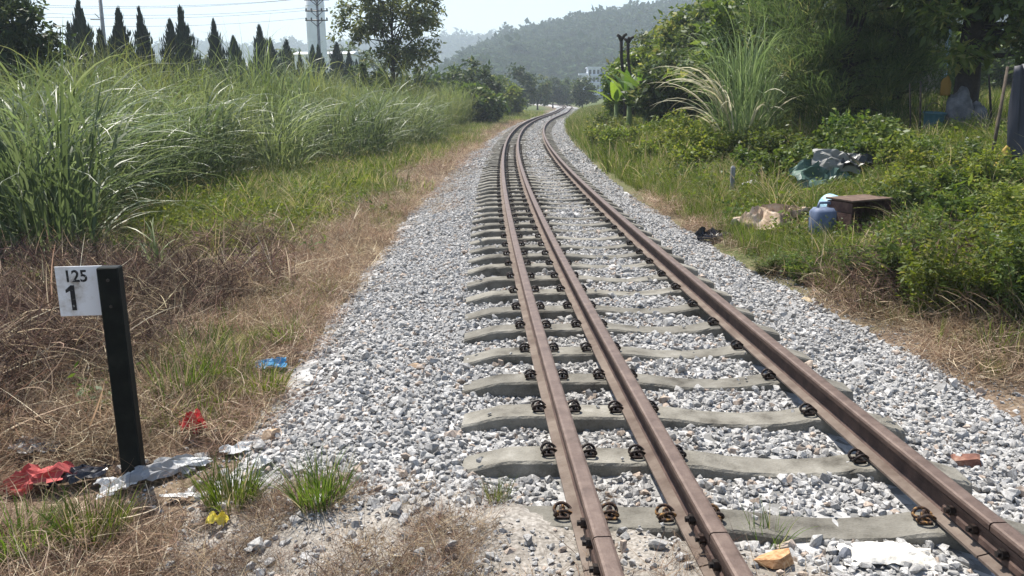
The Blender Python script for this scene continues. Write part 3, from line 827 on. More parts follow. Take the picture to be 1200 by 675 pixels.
# ------------------------------------------------------------------ low growth (uncountable: stuff)
def build_low_growth():
    def uL(X, Y): return unorm(X, Y)
    # fine green grass
    c = asset_collection('grass_kind', [tuft_mesh(i, 46, .20, .09, M['grass'], dry=.18) for i in range(5)])
    def pr(X, Y):
        u = uL(X, Y); g = green_zone(X, Y)
        side = (u < -2.7) | (u > 2.25)
        return in_view(X, Y) * side * np.clip(g * 1.15 - .10 + .25 * np.clip(vnoise(X, Y, .55, 71) * 3 - 1.9, 0, 1), 0.03, 1) * np.where(u < -10, 0, 1) * np.where(u > 30, .3, 1)
    X, Y, rg = scat_pts(46000, -11, 9, 1.8, 20, 11, pr)
    s = np.where(uL(X, Y) > 0, 1.5, 1.0)
    put('green_grass', X, Y, rg, .55, 1.35, c, 5, 'short green grass growing either side of the ballast', 'grass', zs=s)
    c = asset_collection('far_grass_kind', [tuft_mesh(20 + i, 50, .42, .28, M['grass'], w=(.008, .016), dry=.15, seg=3) for i in range(4)])
    X, Y, rg = scat_pts(52000, -16, 34, 18, 110, 12, lambda X, Y: pr(X, Y) * .75)
    put('far_grass', X, Y, rg, .7, 1.6, c, 4, 'grass on the verges further along the railway', 'grass', zs=np.where(uL(X, Y) > 0, 1.3, .8))
    # leafy ground cover
    c = asset_collection('cover_kind', [weed_mesh(30 + i, 26, .13, .16, .028, 12, M['cover'], .6) for i in range(4)])
    def pc(X, Y):
        u = uL(X, Y); g = green_zone(X, Y)
        l = np.exp(-((Y - 12.0 - (u + 6) * .9) / 3.0) ** 2) * (u < -3.6)
        r_ = (u > 2.6) * (Y > 8.5) * .5
        return in_view(X, Y) * np.clip(g + .1, 0, 1) * (l + r_)
    X, Y, rg = scat_pts(36000, -12, 8, 8, 26, 13, pc)
    put('ground_cover', X, Y, rg, .7, 1.5, c, 4, 'low yellow green leafy cover in front of the reeds', 'ground cover')
    # taller mixed weeds in the green parts
    cw = asset_collection('weed_kind', [weed_mesh(80 + i, 12, .36, .16, .05, 13, M['bush' if i % 2 else 'bush_lime'], .4) for i in range(4)] + [tuft_mesh(90 + i, 34, .62, .10, M['grass'], (.1, .7), (.4, 1.6), (.005, .011), .3, 5) for i in range(3)])
    def pw(X, Y):
        u = uL(X, Y); g = green_zone(X, Y)
        l = (u < -3.4) * np.clip(g - .1, 0, 1) * np.clip(vnoise(X, Y, 1.7, 81) * 2.4 - .5, .12, 1) * np.clip((-u - 3.2) / 1.6, .2, 1.8) * np.where(Y < 10, .35, 1)
        l = np.maximum(l, (u < -2.9) * .22 * np.clip(vnoise(X, Y, .8, 83) * 4 - 2.2, 0, 1))
        r_ = (u > 2.5) * (u < 9) * np.clip(g + .15, 0, 1) * np.clip((u - 2.2) / 1.2, .15, 1)
        return in_view(X, Y) * (l * .6 + r_)
    X, Y, rg = scat_pts(17000, -10, 12, 4.6, 40, 23, pw)
    put('mixed_weeds', X, Y, rg, .5, 1.25, cw, 7, 'ragged mixed weeds scattered over the green parts of the verges', 'weeds', .15)
    # dry straw and dead tangle
    ct = asset_collection('tangle_kind', [tangle_mesh(40 + i, 150, .30, .16, M['straw']) for i in range(5)])
    cd = asset_collection('dead_kind', [tangle_mesh(50 + i, 190, .32, .34, M['dead'], (.003, .008)) for i in range(5)])
    def ps(X, Y):
        u = uL(X, Y); g = green_zone(X, Y)
        d = np.clip(1.0 - g * 1.0, .05, 1)
        a = np.where(u < 0, (u < -2.55) * np.where(u < -9, .1, 1), (u > 2.15) * (u < 6) * .8)
        a = a * np.where((u > -3.3) & (u < 0), .7, 1)
        bare = np.clip(vnoise(X, Y, .8, 61) * 2.2 - .45, .1, 1)
        return in_view(X, Y) * d * a * np.where(Y < 5.5, bare, np.where((u < -3.6) & (Y < 10), .45, 1))
    X, Y, rg = scat_pts(16500, -10, 7, 1.8, 16, 14, ps)
    put('dry_straw', X, Y, rg, .5, 1.15, ct, 5, 'flattened dry straw covering the earth beside the ballast', 'dry grass', .2)
    def pd(X, Y):
        u = uL(X, Y); g = green_zone(X, Y)
        core = np.exp(-((Y - 7.4 + (u + 5) * -.5) / 2.6) ** 2) * (u < -3.55)
        core = core * np.clip((-u - 3.3) / .8, 0, 1)
        r_ = (u > 2.35) * (u < 4) * np.exp(-((Y - 6.7) / 1.3) ** 2) * .6
        return in_view(X, Y) * (core + r_) * np.clip(vnoise(X, Y, 1.1, 62) * 2 - .25, 0.1, 1)
    X, Y, rg = scat_pts(8500, -9, 6, 4, 13, 15, pd)
    put('dead_growth', X, Y, rg, .7, 1.5, cd, 5, 'tangle of dead brown stalks beside the railway', 'dead plants', .25)
    # long pale dead reed leaves lying over the brown growth
    cl = asset_collection('dry_leaf_kind', [tuft_mesh(110 + i, 9, .95, .10, M['straw'], (.5, 1.3), (.1, .9), (.008, .018), .5, 6) for i in range(4)])
    X, Y, rg = scat_pts(420, -9, -1, 4.5, 13.5, 24, lambda X, Y: in_view(X, Y) * (uL(X, Y) < -3.2) * np.clip(vnoise(X, Y, 1.4, 84) * 2.4 - .7, 0, 1))
    put('dry_reed_leaves', X, Y, rg, .5, 1.1, cl, 4, 'long pale dead reed leaves bent over the brown growth', 'dead leaves', .2)
    # stray straws and stalks on the bare places in front
    X, Y, rg = scat_pts(17000, -4, 2, 1.8, 6.5, 16, lambda X, Y: in_view(X, Y) * np.where((uL(X, Y) > -2.6), np.where(uL(X, Y) < -1.1, .55 * np.clip(vnoise(X, Y, .3, 91) * 2.6 - .7, .08, 1), .06) * dirt_mask(X, Y), 1.0) * (uL(X, Y) < 0))
    c1 = asset_collection('straw_kind', [tangle_mesh(70 + i, 46, .16, .012, M['dead' if i % 2 else 'straw'], (.002, .006)) for i in range(4)])
    put('loose_straw', X, Y, rg, .25, .62, c1, 4, 'loose straws scattered on the earth near the marker', 'straw', .05)
    # far dry strip along the ballast edge
    X, Y, rg = scat_pts(6500, -8, 12, 14, 70, 17, lambda X, Y: np.exp(-((uL(X, Y) + 3.1) / .8) ** 2) * .9)
    put('dry_verge', X, Y, rg, .8, 1.7, ct, 5, 'dry brown verge along the far ballast edge', 'dry grass', .2)
build_low_growth()

# ------------------------------------------------------------------ reeds on the left
def reed_front(Y): return (vnoise(np.asarray(Y, float) * 1.0, 0 * np.asarray(Y, float), 2.4, 55) - .45) * 1.7 + np.interp(Y, [8, 12, 17, 21, 28, 41, 60, 100], [-7.3, -7.8, -7.6, -7.3, -6.3, -4.7, -4.2, -4.2])

def build_reeds():
    kinds = [reed_mesh(200 + i, 165, 2.7, .42, 1.15) for i in range(6)]
    kinds += [reed_mesh(220 + i, 105, 2.5, .55, .62, 'reed_upright') for i in range(4)]
    coll = asset_collection('reed_kind', kinds)
    rg = np.random.default_rng(3)
    # the clumps of the front row, one by one
    n = 0
    for Y in np.concatenate([np.arange(10.2, 20, .95), np.arange(20, 40, 1.6)]):
        X = float(xc(Y) + reed_front(Y) + rg.normal(-.25, .3))
        if abs(X) > Y * .68 + 1: continue
        t = empty('reed_clump', (X, Y, float(ground_z(X, Y)) - .03), rg.uniform(0, 6.28))
        tag(t, 'tall green reed clump with arching leaves, in the front row of the reed bed', 'reeds', 'reed clumps in the front row')
        o = obj('leaves', kinds[n % 6], t); n += 1
        s = rg.uniform(.8, 1.1); o.scale = (s * 1.45, s * 1.45, s * rg.uniform(.8, 1.05))
    def pr(X, Y):
        u = X - xc(Y)
        return in_view(X, Y, 2) * np.clip((reed_front(Y) - .7 - u) / .5, 0, 1) * np.where(u < -30, .2, 1) * np.where(Y > 45, .8, 1)
    X, Y, rg2 = scat_pts(3300, -42, 0, 10, 85, 19, pr)
    zs = .55 + .75 * vnoise(X, Y, 2.6, 8)
    kx = np.where(rg2.uniform(size=len(X)) < np.clip((Y - 13) / 10, .1, .85), rg2.integers(6, 10, len(X)), rg2.integers(0, 6, len(X)))
    put('reed_bed', X, Y, rg2, .8, 1.25, coll, kx, 'dense tall reed bed filling the field left of the railway', 'reeds', .08, zs)
build_reeds()

# ------------------------------------------------------------------ trees
def tree(name, base, h_trunk, crown, leaf, n_clump, per, ma_leaf, ma_bark, seed, r0=.15, label='', cat='tree', group=None, aspect=.45, droop=.2, clump_r=.5, lean=(0, 0), needles=False):
    """trunk with limbs + crown of leaf clumps; CROWN: ellipsoids (dx,dy,z,rx,ry,rz) above the base"""
    rg = np.random.default_rng(seed)
    t = empty(name, base)
    tag(t, label, cat, group)
    top = max(c[2] for c in crown)
    n = 8
    zz = np.linspace(-.15, top, n)
    P = np.stack([lean[0] * (zz / top) + np.cumsum(rg.normal(0, .02 * top / n, n)), lean[1] * (zz / top) + np.cumsum(rg.normal(0, .02 * top / n, n)), zz], 1)
    parts = [tube(P, np.interp(zz, [-.15, 0.3, h_trunk, top], [r0 * 1.35, r0, r0 * .72, r0 * .18]), 9)]
    C = []
    vol = np.array([c[3] * c[4] * c[5] for c in crown]); cnt = np.maximum(1, (n_clump * vol / vol.sum()).astype(int))
    for c, k in zip(crown, cnt):
        d = rg.normal(size=(k, 3)); d /= np.linalg.norm(d, axis=1)[:, None]
        rr = rg.uniform(.25, 1, (k, 1)) ** .45
        C.append(np.array(c[:3]) + d * rr * np.array(c[3:6]))
    C = np.concatenate(C)
    for i in rg.permutation(len(C))[:max(10, len(C) // 4)]:
        z0 = min(rg.uniform(h_trunk * .75, top * .9), max(C[i][2] - .1, h_trunk * .6))
        s = np.array([np.interp(z0, zz, P[:, 0]), np.interp(z0, zz, P[:, 1]), z0])
        mid = (s + C[i]) / 2 + np.array([0, 0, rg.uniform(-.02, .1) * np.linalg.norm(C[i] - s)])
        Q = np.array([s, (s + mid) / 2 * 1.0, mid, C[i]])
        rb = r0 * rg.uniform(.18, .36)
        parts.append(tube(Q, [rb, rb * .8, rb * .6, rb * .2], 5))
    V, F = merge(parts)
    obj('trunk', quad_clean_mesh('trunk', V, F, [ma_bark]), t)
    # leaves
    cl = np.repeat(np.arange(len(C)), per)
    rad = clump_r * rg.uniform(.6, 1.3, len(C))
    off = rg.normal(size=(len(cl), 3)); off /= np.linalg.norm(off, axis=1)[:, None]; off *= rg.uniform(0, 1, (len(cl), 1)) ** .5
    pos = C[cl] + off * rad[cl][:, None] * np.array([1, 1, .7])
    shade = rg.uniform(-.25, .25, len(C))[cl]
    if needles:
        nn = len(pos)
        az = np.arctan2(off[:, 1], off[:, 0]) + rg.normal(0, .5, nn)
        V, F, tt = blades(nn, pos, az, u_(rg, .3, 1.3, nn), u_(rg, .3, 1.4, nn), u_(rg, .6, 1.2, nn) * leaf, np.full(nn, leaf * aspect), 3, rg)
        v = np.repeat(np.clip(rg.uniform(size=nn) + shade, 0, 1), 8)
    else:
        V, F, v = leaves(pos, leaf, rg, .6, aspect, droop, off * .6)
        v = np.clip(v + np.repeat(shade, 4), 0, 1)
    obj('crown', mesh_np('crown', V, F, [ma_leaf], {'v': v}), t)
    return t

def cypress_mesh(seed, h, r, spires):
    rg = np.random.default_rng(seed)
    Vs = []
    for (dx, dy, hh, rr) in spires:
        n = int(2600 * hh / h * rr / r)
        f = rg.uniform(0.02, 1, n) ** 1.15
        env = rr * np.interp(f, [0, .12, .4, .75, 1], [.8, 1, .72, .30, .01]) * (1 + .22 * np.sin(f * 23 + seed) + .2 * np.sin(f * 51 + seed * 3))
        a = rg.uniform(0, 6.283, n); rad = env * rg.uniform(.4, 1.0, n) * (1 + .2 * np.sin(a * 3 + f * 9 + seed))
        base = np.stack([dx + rad * np.cos(a), dy + rad * np.sin(a), f * hh * .94], 1)
        V, F, t = blades(n, base, a, u_(rg, .05, .5, n) * (1 - f * .6), u_(rg, -.4, .1, n), u_(rg, .25, .55, n) * (1.05 - f * .45), u_(rg, .05, .12, n) * (1.1 - f * .6), 2, rg)
        Vs.append((V, F, np.repeat(np.clip(rg.uniform(size=n), 0, 1), 6)))
    V, F, v = join_vals(Vs)
    return mesh_np('crown', V, F, [M['cypress']], {'v': v})

def build_left_trees():
    km = [cypress_mesh(1, 5, .8, [(0, 0, 5, .8)]), cypress_mesh(2, 5, .8, [(0, 0, 5, .7), (.6, .1, 3.6, .5), (-.35, .1, 4.2, .4)]), cypress_mesh(3, 5, .8, [(0, 0, 5, .65), (-.6, 0, 4.1, .5), (.4, -.1, 3.4, .4)])]
    V, F = tube(np.array([(0, 0, -.2), (0, 0, 1.5), (0, 0, 4.5)]), [.1, .07, .02], 7)
    tr = quad_clean_mesh('trunk', V, F, [M['bark_dark']])
    spots = [(92, 6, 42, 1), (134, 15, 44, 2), (166, 14, 46, 1), (198, 28, 47, 0), (217, 13, 48, 2), (250, 27, 52, 0), (277, 46, 56, 0), (302, 33, 58, 0), (318, 48, 60, 0), (332, 50, 62, 0), (351, 64, 72, 0), (363, 56, 72, 0), (374, 56, 72, 2), (390, 62, 74, 0), (397, 53, 74, 0), (409, 62, 76, 0), (420, 72, 78, 0)]
    for i, (px, py, Y, k) in enumerate(spots):
        p = at(px, py, Y); b = (p[0], Y, float(ground_z(p[0], Y)))
        h = p[2] - b[2]
        t = empty('cypress_tree', b, i * 1.3)
        if i < 6:
            tag(t, ['tall dark cypress next to the dark broadleaf tree', 'dark cypress with a side spire just right of the leaning grey pole', 'dark two tipped cypress, second right of the leaning grey pole', 'slim cypress hugging the tallest middle cypress of the row', 'broad tall cypress with a shoulder spire in the middle of the row', 'single dark cypress standing apart right of the broad one'][i], 'cypress', 'tall cypresses behind the reeds')
        elif i < 10:
            tag(t, 'short dark cypress spire between the tall cypress row and the white tower', 'cypress', 'short cypresses towards the tower')
        else:
            tag(t, 'small dark cypress in front of the white tower and low building', 'cypress', 'small cypresses before the tower')
        s = h / 5.0
        for n, me in (('trunk', tr), ('crown', km[k])):
            o = obj(n, me, t); w_ = 1.6 + .35 * math.sin(i * 2.3); o.scale = (s * w_, s * w_, s * 1.06); t.rotation_euler.x = .04 * math.sin(i * 1.9)
    # dark broadleaf tree at the far left
    Y = 24; b = at(20, 150, Y); z = float(ground_z(b[0], Y))
    tree('broadleaf_tree', (b[0], Y, z), 1.6, [(-.4, 0, 3.4, 1.6, 1.5, 1.3), (.5, 0, 4.0, 1.0, 1.0, .8), (.8, 0, 3.1, .75, .8, .6), (-.7, .2, 4.9, 1.6, 1.2, .7)], .18, 120, 95, M['dark'], M['bark_dark'], 301, .16,
         'dark broadleaf tree with drooping leaves rising behind the reeds beside the cypresses', clump_r=.42, droop=.5)
    # lime shrub below the first cypress
    Y = 30; p = at(97, 70, Y)
    bush((p[0], Y, 0.2), 2.3, 1.15, 'bush_lime', 302, 'yellow green shrub growing at the foot of the first cypress', .16)
    # the tall spreading tree in the middle
    Y = 46; p = at(463, 120, Y); z = float(ground_z(p[0], Y))
    S = Y / F_PX
    tree('spreading_tree', (p[0], Y, z), 3.4, [(-1.5, 0, 6.2, 1.6, 1.5, 1.0), (.3, .2, 7.3, 2.2, 1.6, 1.0), (1.6, 0, 5.6, 1.2, 1.3, 1.1), (-.1, 0, 4.4, 1.4, 1.2, .7), (-2.4, 0, 5.3, .8, .8, .7), (1.2, 0, 4.0, 1.4, 1.2, .7), (1.9, .2, 6.6, .9, .9, .7)], .20, 165, 66, M['spread'], M['bark_dark'], 303, .14,
         'tall spreading tree with a dark straight trunk standing alone above the reeds', clump_r=.48, droop=.35)
    # bushes round its foot
    for i, (px, py, Y, w, mt) in enumerate([(430, 80, 52, 1.3, 'mid'), (490, 84, 66, 1.9, 'mid'), (515, 90, 68, 1.6, 'bush'), (455, 92, 52, 1.2, 'dark'), (535, 98, 70, 1.4, 'bush')]):
        p = at(px, py, Y); z = float(ground_z(p[0], Y))
        bush((p[0], Y, z), p[2] - z, w, mt, 320 + i, ['rounded green bush left of the spreading tree', 'dark bush against the trunk of the spreading tree', 'mid green bush right of the spreading tree', 'dark low bush before the spreading tree trunk', 'light green bush where the reeds end'][i], .2)
    # trees further along
    for i, (px, py, Y, w, mt, lab) in enumerate([
            (553, 66, 72, 2.3, 'dark', 'round dark tree beside the far reeds on the left of the curve'),
            (528, 74, 80, 1.9, 'mid', 'smaller grey green tree behind the round dark tree'),
            (578, 84, 95, 2.2, 'mid', 'low green tree left of the far curve'),
            (607, 76, 120, 2.9, 'dark', 'dark green tree standing straight above the far curve'),
            (630, 88, 140, 2.2, 'mid', 'small tree right of the dark tree above the far curve'),
            (648, 90, 165, 2.6, 'dark', 'hazy tree in the middle of the far tree line'),
            (665, 92, 165, 2.0, 'mid', 'narrow hazy tree near the end of the far tree line'),
            (683, 90, 130, 2.0, 'dark', 'dark rounded tree closing the view where the track vanishes'),
            (590, 98, 84, 1.8, 'bush', 'light green shrub on the left verge before the curve'),
            (560, 100, 62, 1.7, 'bush', 'bright shrub among the last reeds on the left')]):
        p = at(px, py, Y); z = float(ground_z(p[0], Y)); h = p[2] - z
        tree('far_tree', (p[0], Y, z), h * .2, [(0, 0, h * .58, w, w, h * .40), (-w * .5, 0, h * .4, w * .6, w * .6, h * .3), (w * .5, 0, h * .42, w * .6, w * .6, h * .3)], .34, 60, 80, M[mt], M['bark_dark'], 340 + i, .14, lab, clump_r=.6)
    # hazy trees behind the white building
    for i, (px, py, Y) in enumerate([(338, 50, 190), (352, 49, 185), (324, 56, 195), (392, 50, 190), (415, 48, 180), (402, 57, 200), (270, 58, 180), (245, 55, 185), (437, 60, 170)]):
        p = at(px, py, Y); z = float(ground_z(p[0], Y)); h = p[2] - z
        tree('hazy_tree', (p[0], Y, z), h * .25, [(0, 0, h * .62, 2.6, 2.4, h * .36), (1.2, 0, h * .5, 2, 2, h * .28)], .7, 40, 30, M['mid'], M['bark_dark'], 360 + i, .2, 'hazy round tree in the row behind the white building and cypresses', 'tree', 'hazy trees behind the white building', clump_r=1.0)

BUSH = {}
def bush(base, h, w, mt, seed, label, leaf=.07, group=None, name='bush', n=None, aspect=.5, cat='bush', share=None):
    """leafy shrub: stems + leaves filling an uneven dome"""
    t = empty(name, base, seed * 1.7)
    tag(t, label, cat, group)
    key = share if share is not None else ('u', seed)
    if key not in BUSH:
        rg = np.random.default_rng(seed)
        ns = 44; a = rg.uniform(0, 6.283, ns)
        b0 = np.zeros((ns, 3)); b0[:, 0] = rg.normal(0, .12 * w, ns); b0[:, 1] = rg.normal(0, .12 * w, ns)
        le = np.arctan2(w * rg.uniform(.1, .95, ns), h)
        V1, F1, _ = blades(ns, b0, a, le, u_(rg, .0, .45, ns), u_(rg, .45, 1.15, ns) * h, np.full(ns, .009 + .004 * h), 5, rg)
        C = V1.reshape(ns, 6, 2, 3).mean(2)
        st = mesh_np('stems', V1, F1, [M['straw_stem']])
        per = n or int(np.clip(5600 * h * w / ns * (.08 / leaf), 70, 300))
        k = rg.uniform(.25, 1, (ns, per)) ** .8 * 5; i = np.clip(k.astype(int), 0, 4); f = (k - i)[..., None]
        rows = np.arange(ns)[:, None]
        P = C[rows, i] * (1 - f) + C[rows, i + 1] * f
        P = P + rg.normal(0, 1, P.shape) * (.05 + .10 * (1 - k[..., None] / 5)) * w * np.array([1, 1, .7])
        P = P.reshape(-1, 3); P = P[P[:, 2] > .02]
        V, F, v = leaves(P, leaf, rg, .6, aspect, .15)
        BUSH[key] = (st, mesh_np('foliage', V, F, [M[mt]], {'v': v}))
    st, fo = BUSH[key]
    obj('stems', st, t); obj('foliage', fo, t)
    return t
build_left_trees()

# ------------------------------------------------------------------ plants and trees on the right bank
def build_right():
    # feathery dark casuarinas
    for i, (px, Y, h, w) in enumerate([(985, 18.5, 7.2, 1.35), (935, 20.5, 7.5, 1.3), (1045, 19.5, 7.0, 1.2)]):
        p = at(px, 170, Y); z = float(ground_z(p[0], Y))
        tree('casuarina_tree', (p[0], Y, z), 1.0, [(0, 0, 2.2, w * 1.1, w, 1.5), (0, 0, 4.2, w, w, 1.6), (.1, 0, 6.0, w * .8, w * .8, 1.4), (-.3, -.2, 1.3, w * 1.1, w * .9, .9), (0, -.7, .7, w * 1.1, w * .6, .6)], .34, 190, 115, M['needle'], M['bark_dark'], 401 + i, .13,
             ['dark feathery casuarina with dense drooping needles beside the big trunk', 'feathery casuarina behind the arching plume grass', 'feathery casuarina closest to the thick dark trunk'][i], clump_r=.48, aspect=.045, needles=True)
    # thick broadleaf tree at the right edge
    Y = 16.5; p = at(1126, 157, Y); z = float(ground_z(p[0], Y))
    t = tree('broadleaf_tree', (p[0], Y, z), 2.2, [(.2, -.2, 3.0, 1.5, 1.3, .6), (1.1, -.3, 2.1, 1.1, 1.0, .75), (-.9, -.1, 2.35, .6, .8, .5), (.3, -.7, 1.45, 1.2, .6, .22), (1.6, .3, 3.4, 1.3, 1.2, .9), (-.5, .2, 3.7, 1.2, 1.2, .7), (-.8, -.5, 1.5, .5, .4, .16), (.9, -.9, 1.6, .8, .5, .3), (.3, -.7, 2.5, .9, .6, .35)], .16, 190, 95, M['bush'], M['bark_dark'], 410, .25,
             'broadleaf tree with a thick dark trunk and low hanging leafy branches', clump_r=.36, droop=.6, aspect=.38)
    # mid green trees behind the plume grass
    for i, (px, py, Y, w, mt, lab) in enumerate([
            (815, 2, 38, 2.0, 'bush', 'bright green feathery tree on the right bank below the hill'),
            (775, 26, 44, 1.9, 'mid', 'green tree behind the bare pruned trunks'),
            (850, -15, 34, 1.7, 'mid', 'leafy tree with grey forked branches above the plume grass'),
            (885, -25, 27, 1.9, 'bush', 'tall leafy tree between the plume grass and casuarinas'),
            (750, 62, 40, 1.5, 'bush', 'low leafy tree above the banana plants'),
            (800, 60, 30, 1.4, 'mid', 'bushy green tree left of the plume grass'),
            (1010, -40, 30, 2.4, 'bush', 'tall dark tree standing behind the casuarinas'),
            (1180, 40, 42, 2.6, 'mid', 'green tree in the clearing behind the thick dark trunk'),
            (1275, -10, 36, 2.4, 'dark', 'dark tree behind the hung dark sheet'),
            (1090, 20, 36, 2.4, 'bush', 'bright tree beyond the greyish brown house')]):
        p = at(px, py, Y); z = float(ground_z(p[0], Y)); h = p[2] - z
        tree('bank_tree', (p[0], Y, z), h * .3, [(0, 0, h * .66, w, w, h * .3), (-w * .5, 0, h * .45, w * .75, w * .7, h * .26), (w * .5, 0, h * .48, w * .7, w * .7, h * .28), (0, -.3, h * .26, w * .9, w * .8, h * .2)], .19 if Y < 36 else .22, 120, 110, M[mt], M['bark'], 420 + i, .12, lab, clump_r=.5)
    # bare pruned trunks
    for i, (px, py, Y, h) in enumerate([(728, 44, 36, 0), (736, 47, 37, 0)]):
        p = at(px, py, Y); q = at(px + 6, 120, Y); z = float(ground_z(q[0], Y))
        t = empty('bare_trunk', (q[0], Y, z))
        tag(t, ['bare pruned trunk with a knobbly crooked top beside the green trees', 'second bare pruned trunk with stubby fork, next to the crooked one'][i], 'tree trunk')
        top = np.array([p[0] - q[0], 0, p[2] - z])
        pts = np.array([(0, 0, -.1), top * .4 + [.05, 0, 0], top * .8 + [-.03, 0, 0], top])
        parts = [tube(pts, [.09, .08, .065, .07], 8)]
        for a in range(4):
            d = np.array([math.cos(a * 1.9 + i) * (.12 + .05 * a), math.sin(a * 1.9 + i) * .14, .0 + .05 * a])
            parts.append(tube(np.array([top - [0, 0, .1], top + d * .6, top + d * [1, 1, .9]]), [.08, .065, .06], 6))
        V, F = merge(parts)
        obj('trunk', quad_clean_mesh('trunk', V, F, [M['bark_dark']]), t)
    # banana plants
    def banana(px, py, Y, seed, label, yellow):
        rg = np.random.default_rng(seed)
        b = at(px, py, Y); z = float(ground_z(b[0], Y)); t = empty('banana_plant', (b[0], Y, z)); t.scale = (1.35, 1.35, 1.3); tag(t, label, 'banana plant', 'banana plants on the bank' if not yellow else None)
        V, F = tube(np.array([(0, 0, -.1), (.02, 0, .5), (.0, 0, 1.0)]), [.11, .09, .06], 8)
        obj('stem', quad_clean_mesh('stem', V, F, [M['banana_stem']]), t)
        for i in range(8):
            a = i * 2.4 + rg.normal(0, .3); le = rg.uniform(.15, .75) * (.25 if i == 1 else 1); L = rg.uniform(1.0, 1.6); W = rg.uniform(.26, .36)
            tt = np.linspace(0, 1, 9); th = le + 1.1 * tt ** 1.4
            cx = np.concatenate([[0], np.cumsum(np.sin(th[:-1]) * L / 8)]); cz = np.concatenate([[0], np.cumsum(np.cos(th[:-1]) * L / 8)]) + .95
            w = W * np.clip(np.minimum((tt - .1) * 6, 1), .06, 1) * (1 - tt ** 3 * .9) / 2
            ce = np.stack([cx * math.cos(a), cx * math.sin(a), cz], 1); sd_ = np.array([-math.sin(a), math.cos(a), 0])
            dn = -np.array([0, 0, 1]) * .25
            V = np.concatenate([ce - sd_ * w[:, None] + dn * w[:, None], ce, ce + sd_ * w[:, None] + dn * w[:, None]])
            n = 9; F = []
            for j in range(n - 1):
                F += [(j, n + j, n + j + 1, j + 1), (n + j, 2 * n + j, 2 * n + j + 1, n + j + 1)]
            isy = yellow and i == 1
            obj('leaf', mesh_np('leaf', V, np.array(F), [M['banana_yellow' if isy else 'banana']], {'v': np.full(len(V), rg.uniform(.2, .9))}), t)
    M['banana_stem'] = plain('banana_stem', (.12, .16, .05))
    banana(737, 132, 33, 1, 'banana plant with broad green leaves beside the bare trunks', False)
    banana(757, 132, 31, 2, 'banana plant with one bright yellow leaf', True)
    banana(722, 128, 37, 3, 'banana plant with broad green leaves beside the bare trunks', False)
    # plume grass clump
    me = reed_mesh(501, 420, 3.0, .75, 1.05)
    p = hit(868, 186); t = empty('plume_grass', (p[0], p[1], p[2] - .05)); tag(t, 'large fountain of arching plume grass with pale drooping tips', 'plume grass')
    o = obj('leaves', me, t)
    rg = np.random.default_rng(9); n = 46
    a = np.concatenate([rg.normal(3.3, .6, 34), rg.uniform(0, 6.28, 12)])
    base = np.stack([.5 * np.cos(a), .4 * np.sin(a), u_(rg, .4, 1.4, n)], 1)
    V, F, tt = blades(n, base, a, u_(rg, .25, .6, n), u_(rg, 1.4, 2.2, n), u_(rg, 1.3, 2.2, n), u_(rg, .03, .05, n), 9, rg)
    obj('plumes', mesh_np('plumes', V, F, [M['plume']], {'v': np.repeat(rg.uniform(size=n), 20)}), t)
    o.scale = (.82, .82, 1.04)

    # shrubs of the bank, one by one
    rg = np.random.default_rng(15)
    first = {}
    def B(px, py, h, w, mt, leaf, label, group, share, aspect=.5):
        p = hit(px, py)
        b = bush((p[0], p[1], p[2] - .03), h, w, mt, int(px * 7 + py), label, leaf, group, 'bush', None, aspect, 'bush', share)
        h0, w0 = first.setdefault(share, (h, w))
        b.scale = (w / w0, w / w0, h / h0)
    for i, (px, py) in enumerate([(700, 178), (722, 186), (745, 180), (768, 196), (790, 190), (812, 205), (835, 196), (735, 160), (770, 168), (800, 172), (706, 160), (715, 148), (742, 144), (780, 152)]):
        B(px, py, rg.uniform(.7, 1.1), .75, 'bush_lime', .075, 'leafy green weed bush on the grassy bank below the banana plants', 'weed bushes below the banana plants', 'wa%d' % (i % 3), .45)
    for i, (px, py) in enumerate([(880, 205), (905, 200), (930, 212), (905, 218), (950, 205), (975, 200), (1000, 205), (1020, 198), (1042, 205), (985, 186), (1020, 184), (890, 188)]):
        B(px, py, rg.uniform(.55, .9), .7, 'bush', .07, 'leafy bush at the foot of the casuarinas above the dumped rubbish', 'bushes below the casuarinas', 'wb%d' % (i % 3), .55)
    for i, (px, py, h, w) in enumerate([(1110, 385, .85, .5), (1045, 352, .72, .5), (972, 326, .36, .36), (1165, 345, .85, .5), (1200, 395, .9, .5), (1080, 322, .7, .5), (1015, 322, .40, .38), (938, 324, .30, .34), (1130, 300, .75, .55), (1195, 300, .8, .6), (900, 320, .26, .3), (1150, 375, .6, .45), (1070, 365, .55, .42), (1000, 338, .45, .38), (950, 332, .3, .3)]):
        B(px, py, h, w, ['bush_lime', 'bush', 'bush'][i % 3], .046, ['lime green fine leaved weed bush in front of the dumped rubbish', 'green fine leaved weed bush in front of the dumped rubbish', 'green fine leaved weed bush in front of the dumped rubbish'][i % 3], ['lime weeds before the rubbish', 'green weeds before the rubbish', 'green weeds before the rubbish'][i % 3], 'wc%d' % (i % 6), .35)
    for i, (px, py) in enumerate([(1060, 262), (1090, 250), (1120, 245), (1150, 240), (1180, 235), (1075, 225), (1110, 215), (1050, 240), (1140, 210), (1195, 262), (1090, 200), (1060, 205)]):
        B(px, py, rg.uniform(.45, .8), .5, 'bush_lime' if i % 2 else 'bush', .05, 'tall green weed bush on the slope below the thick trunk', 'weed bushes below the thick trunk', 'wd%d' % (i % 4), .4)
M['plume'] = leafy('plume', [(.30, .28, .16), (.42, .40, .26), (.55, .53, .40)], .35, .6, .3, .1)
build_right()

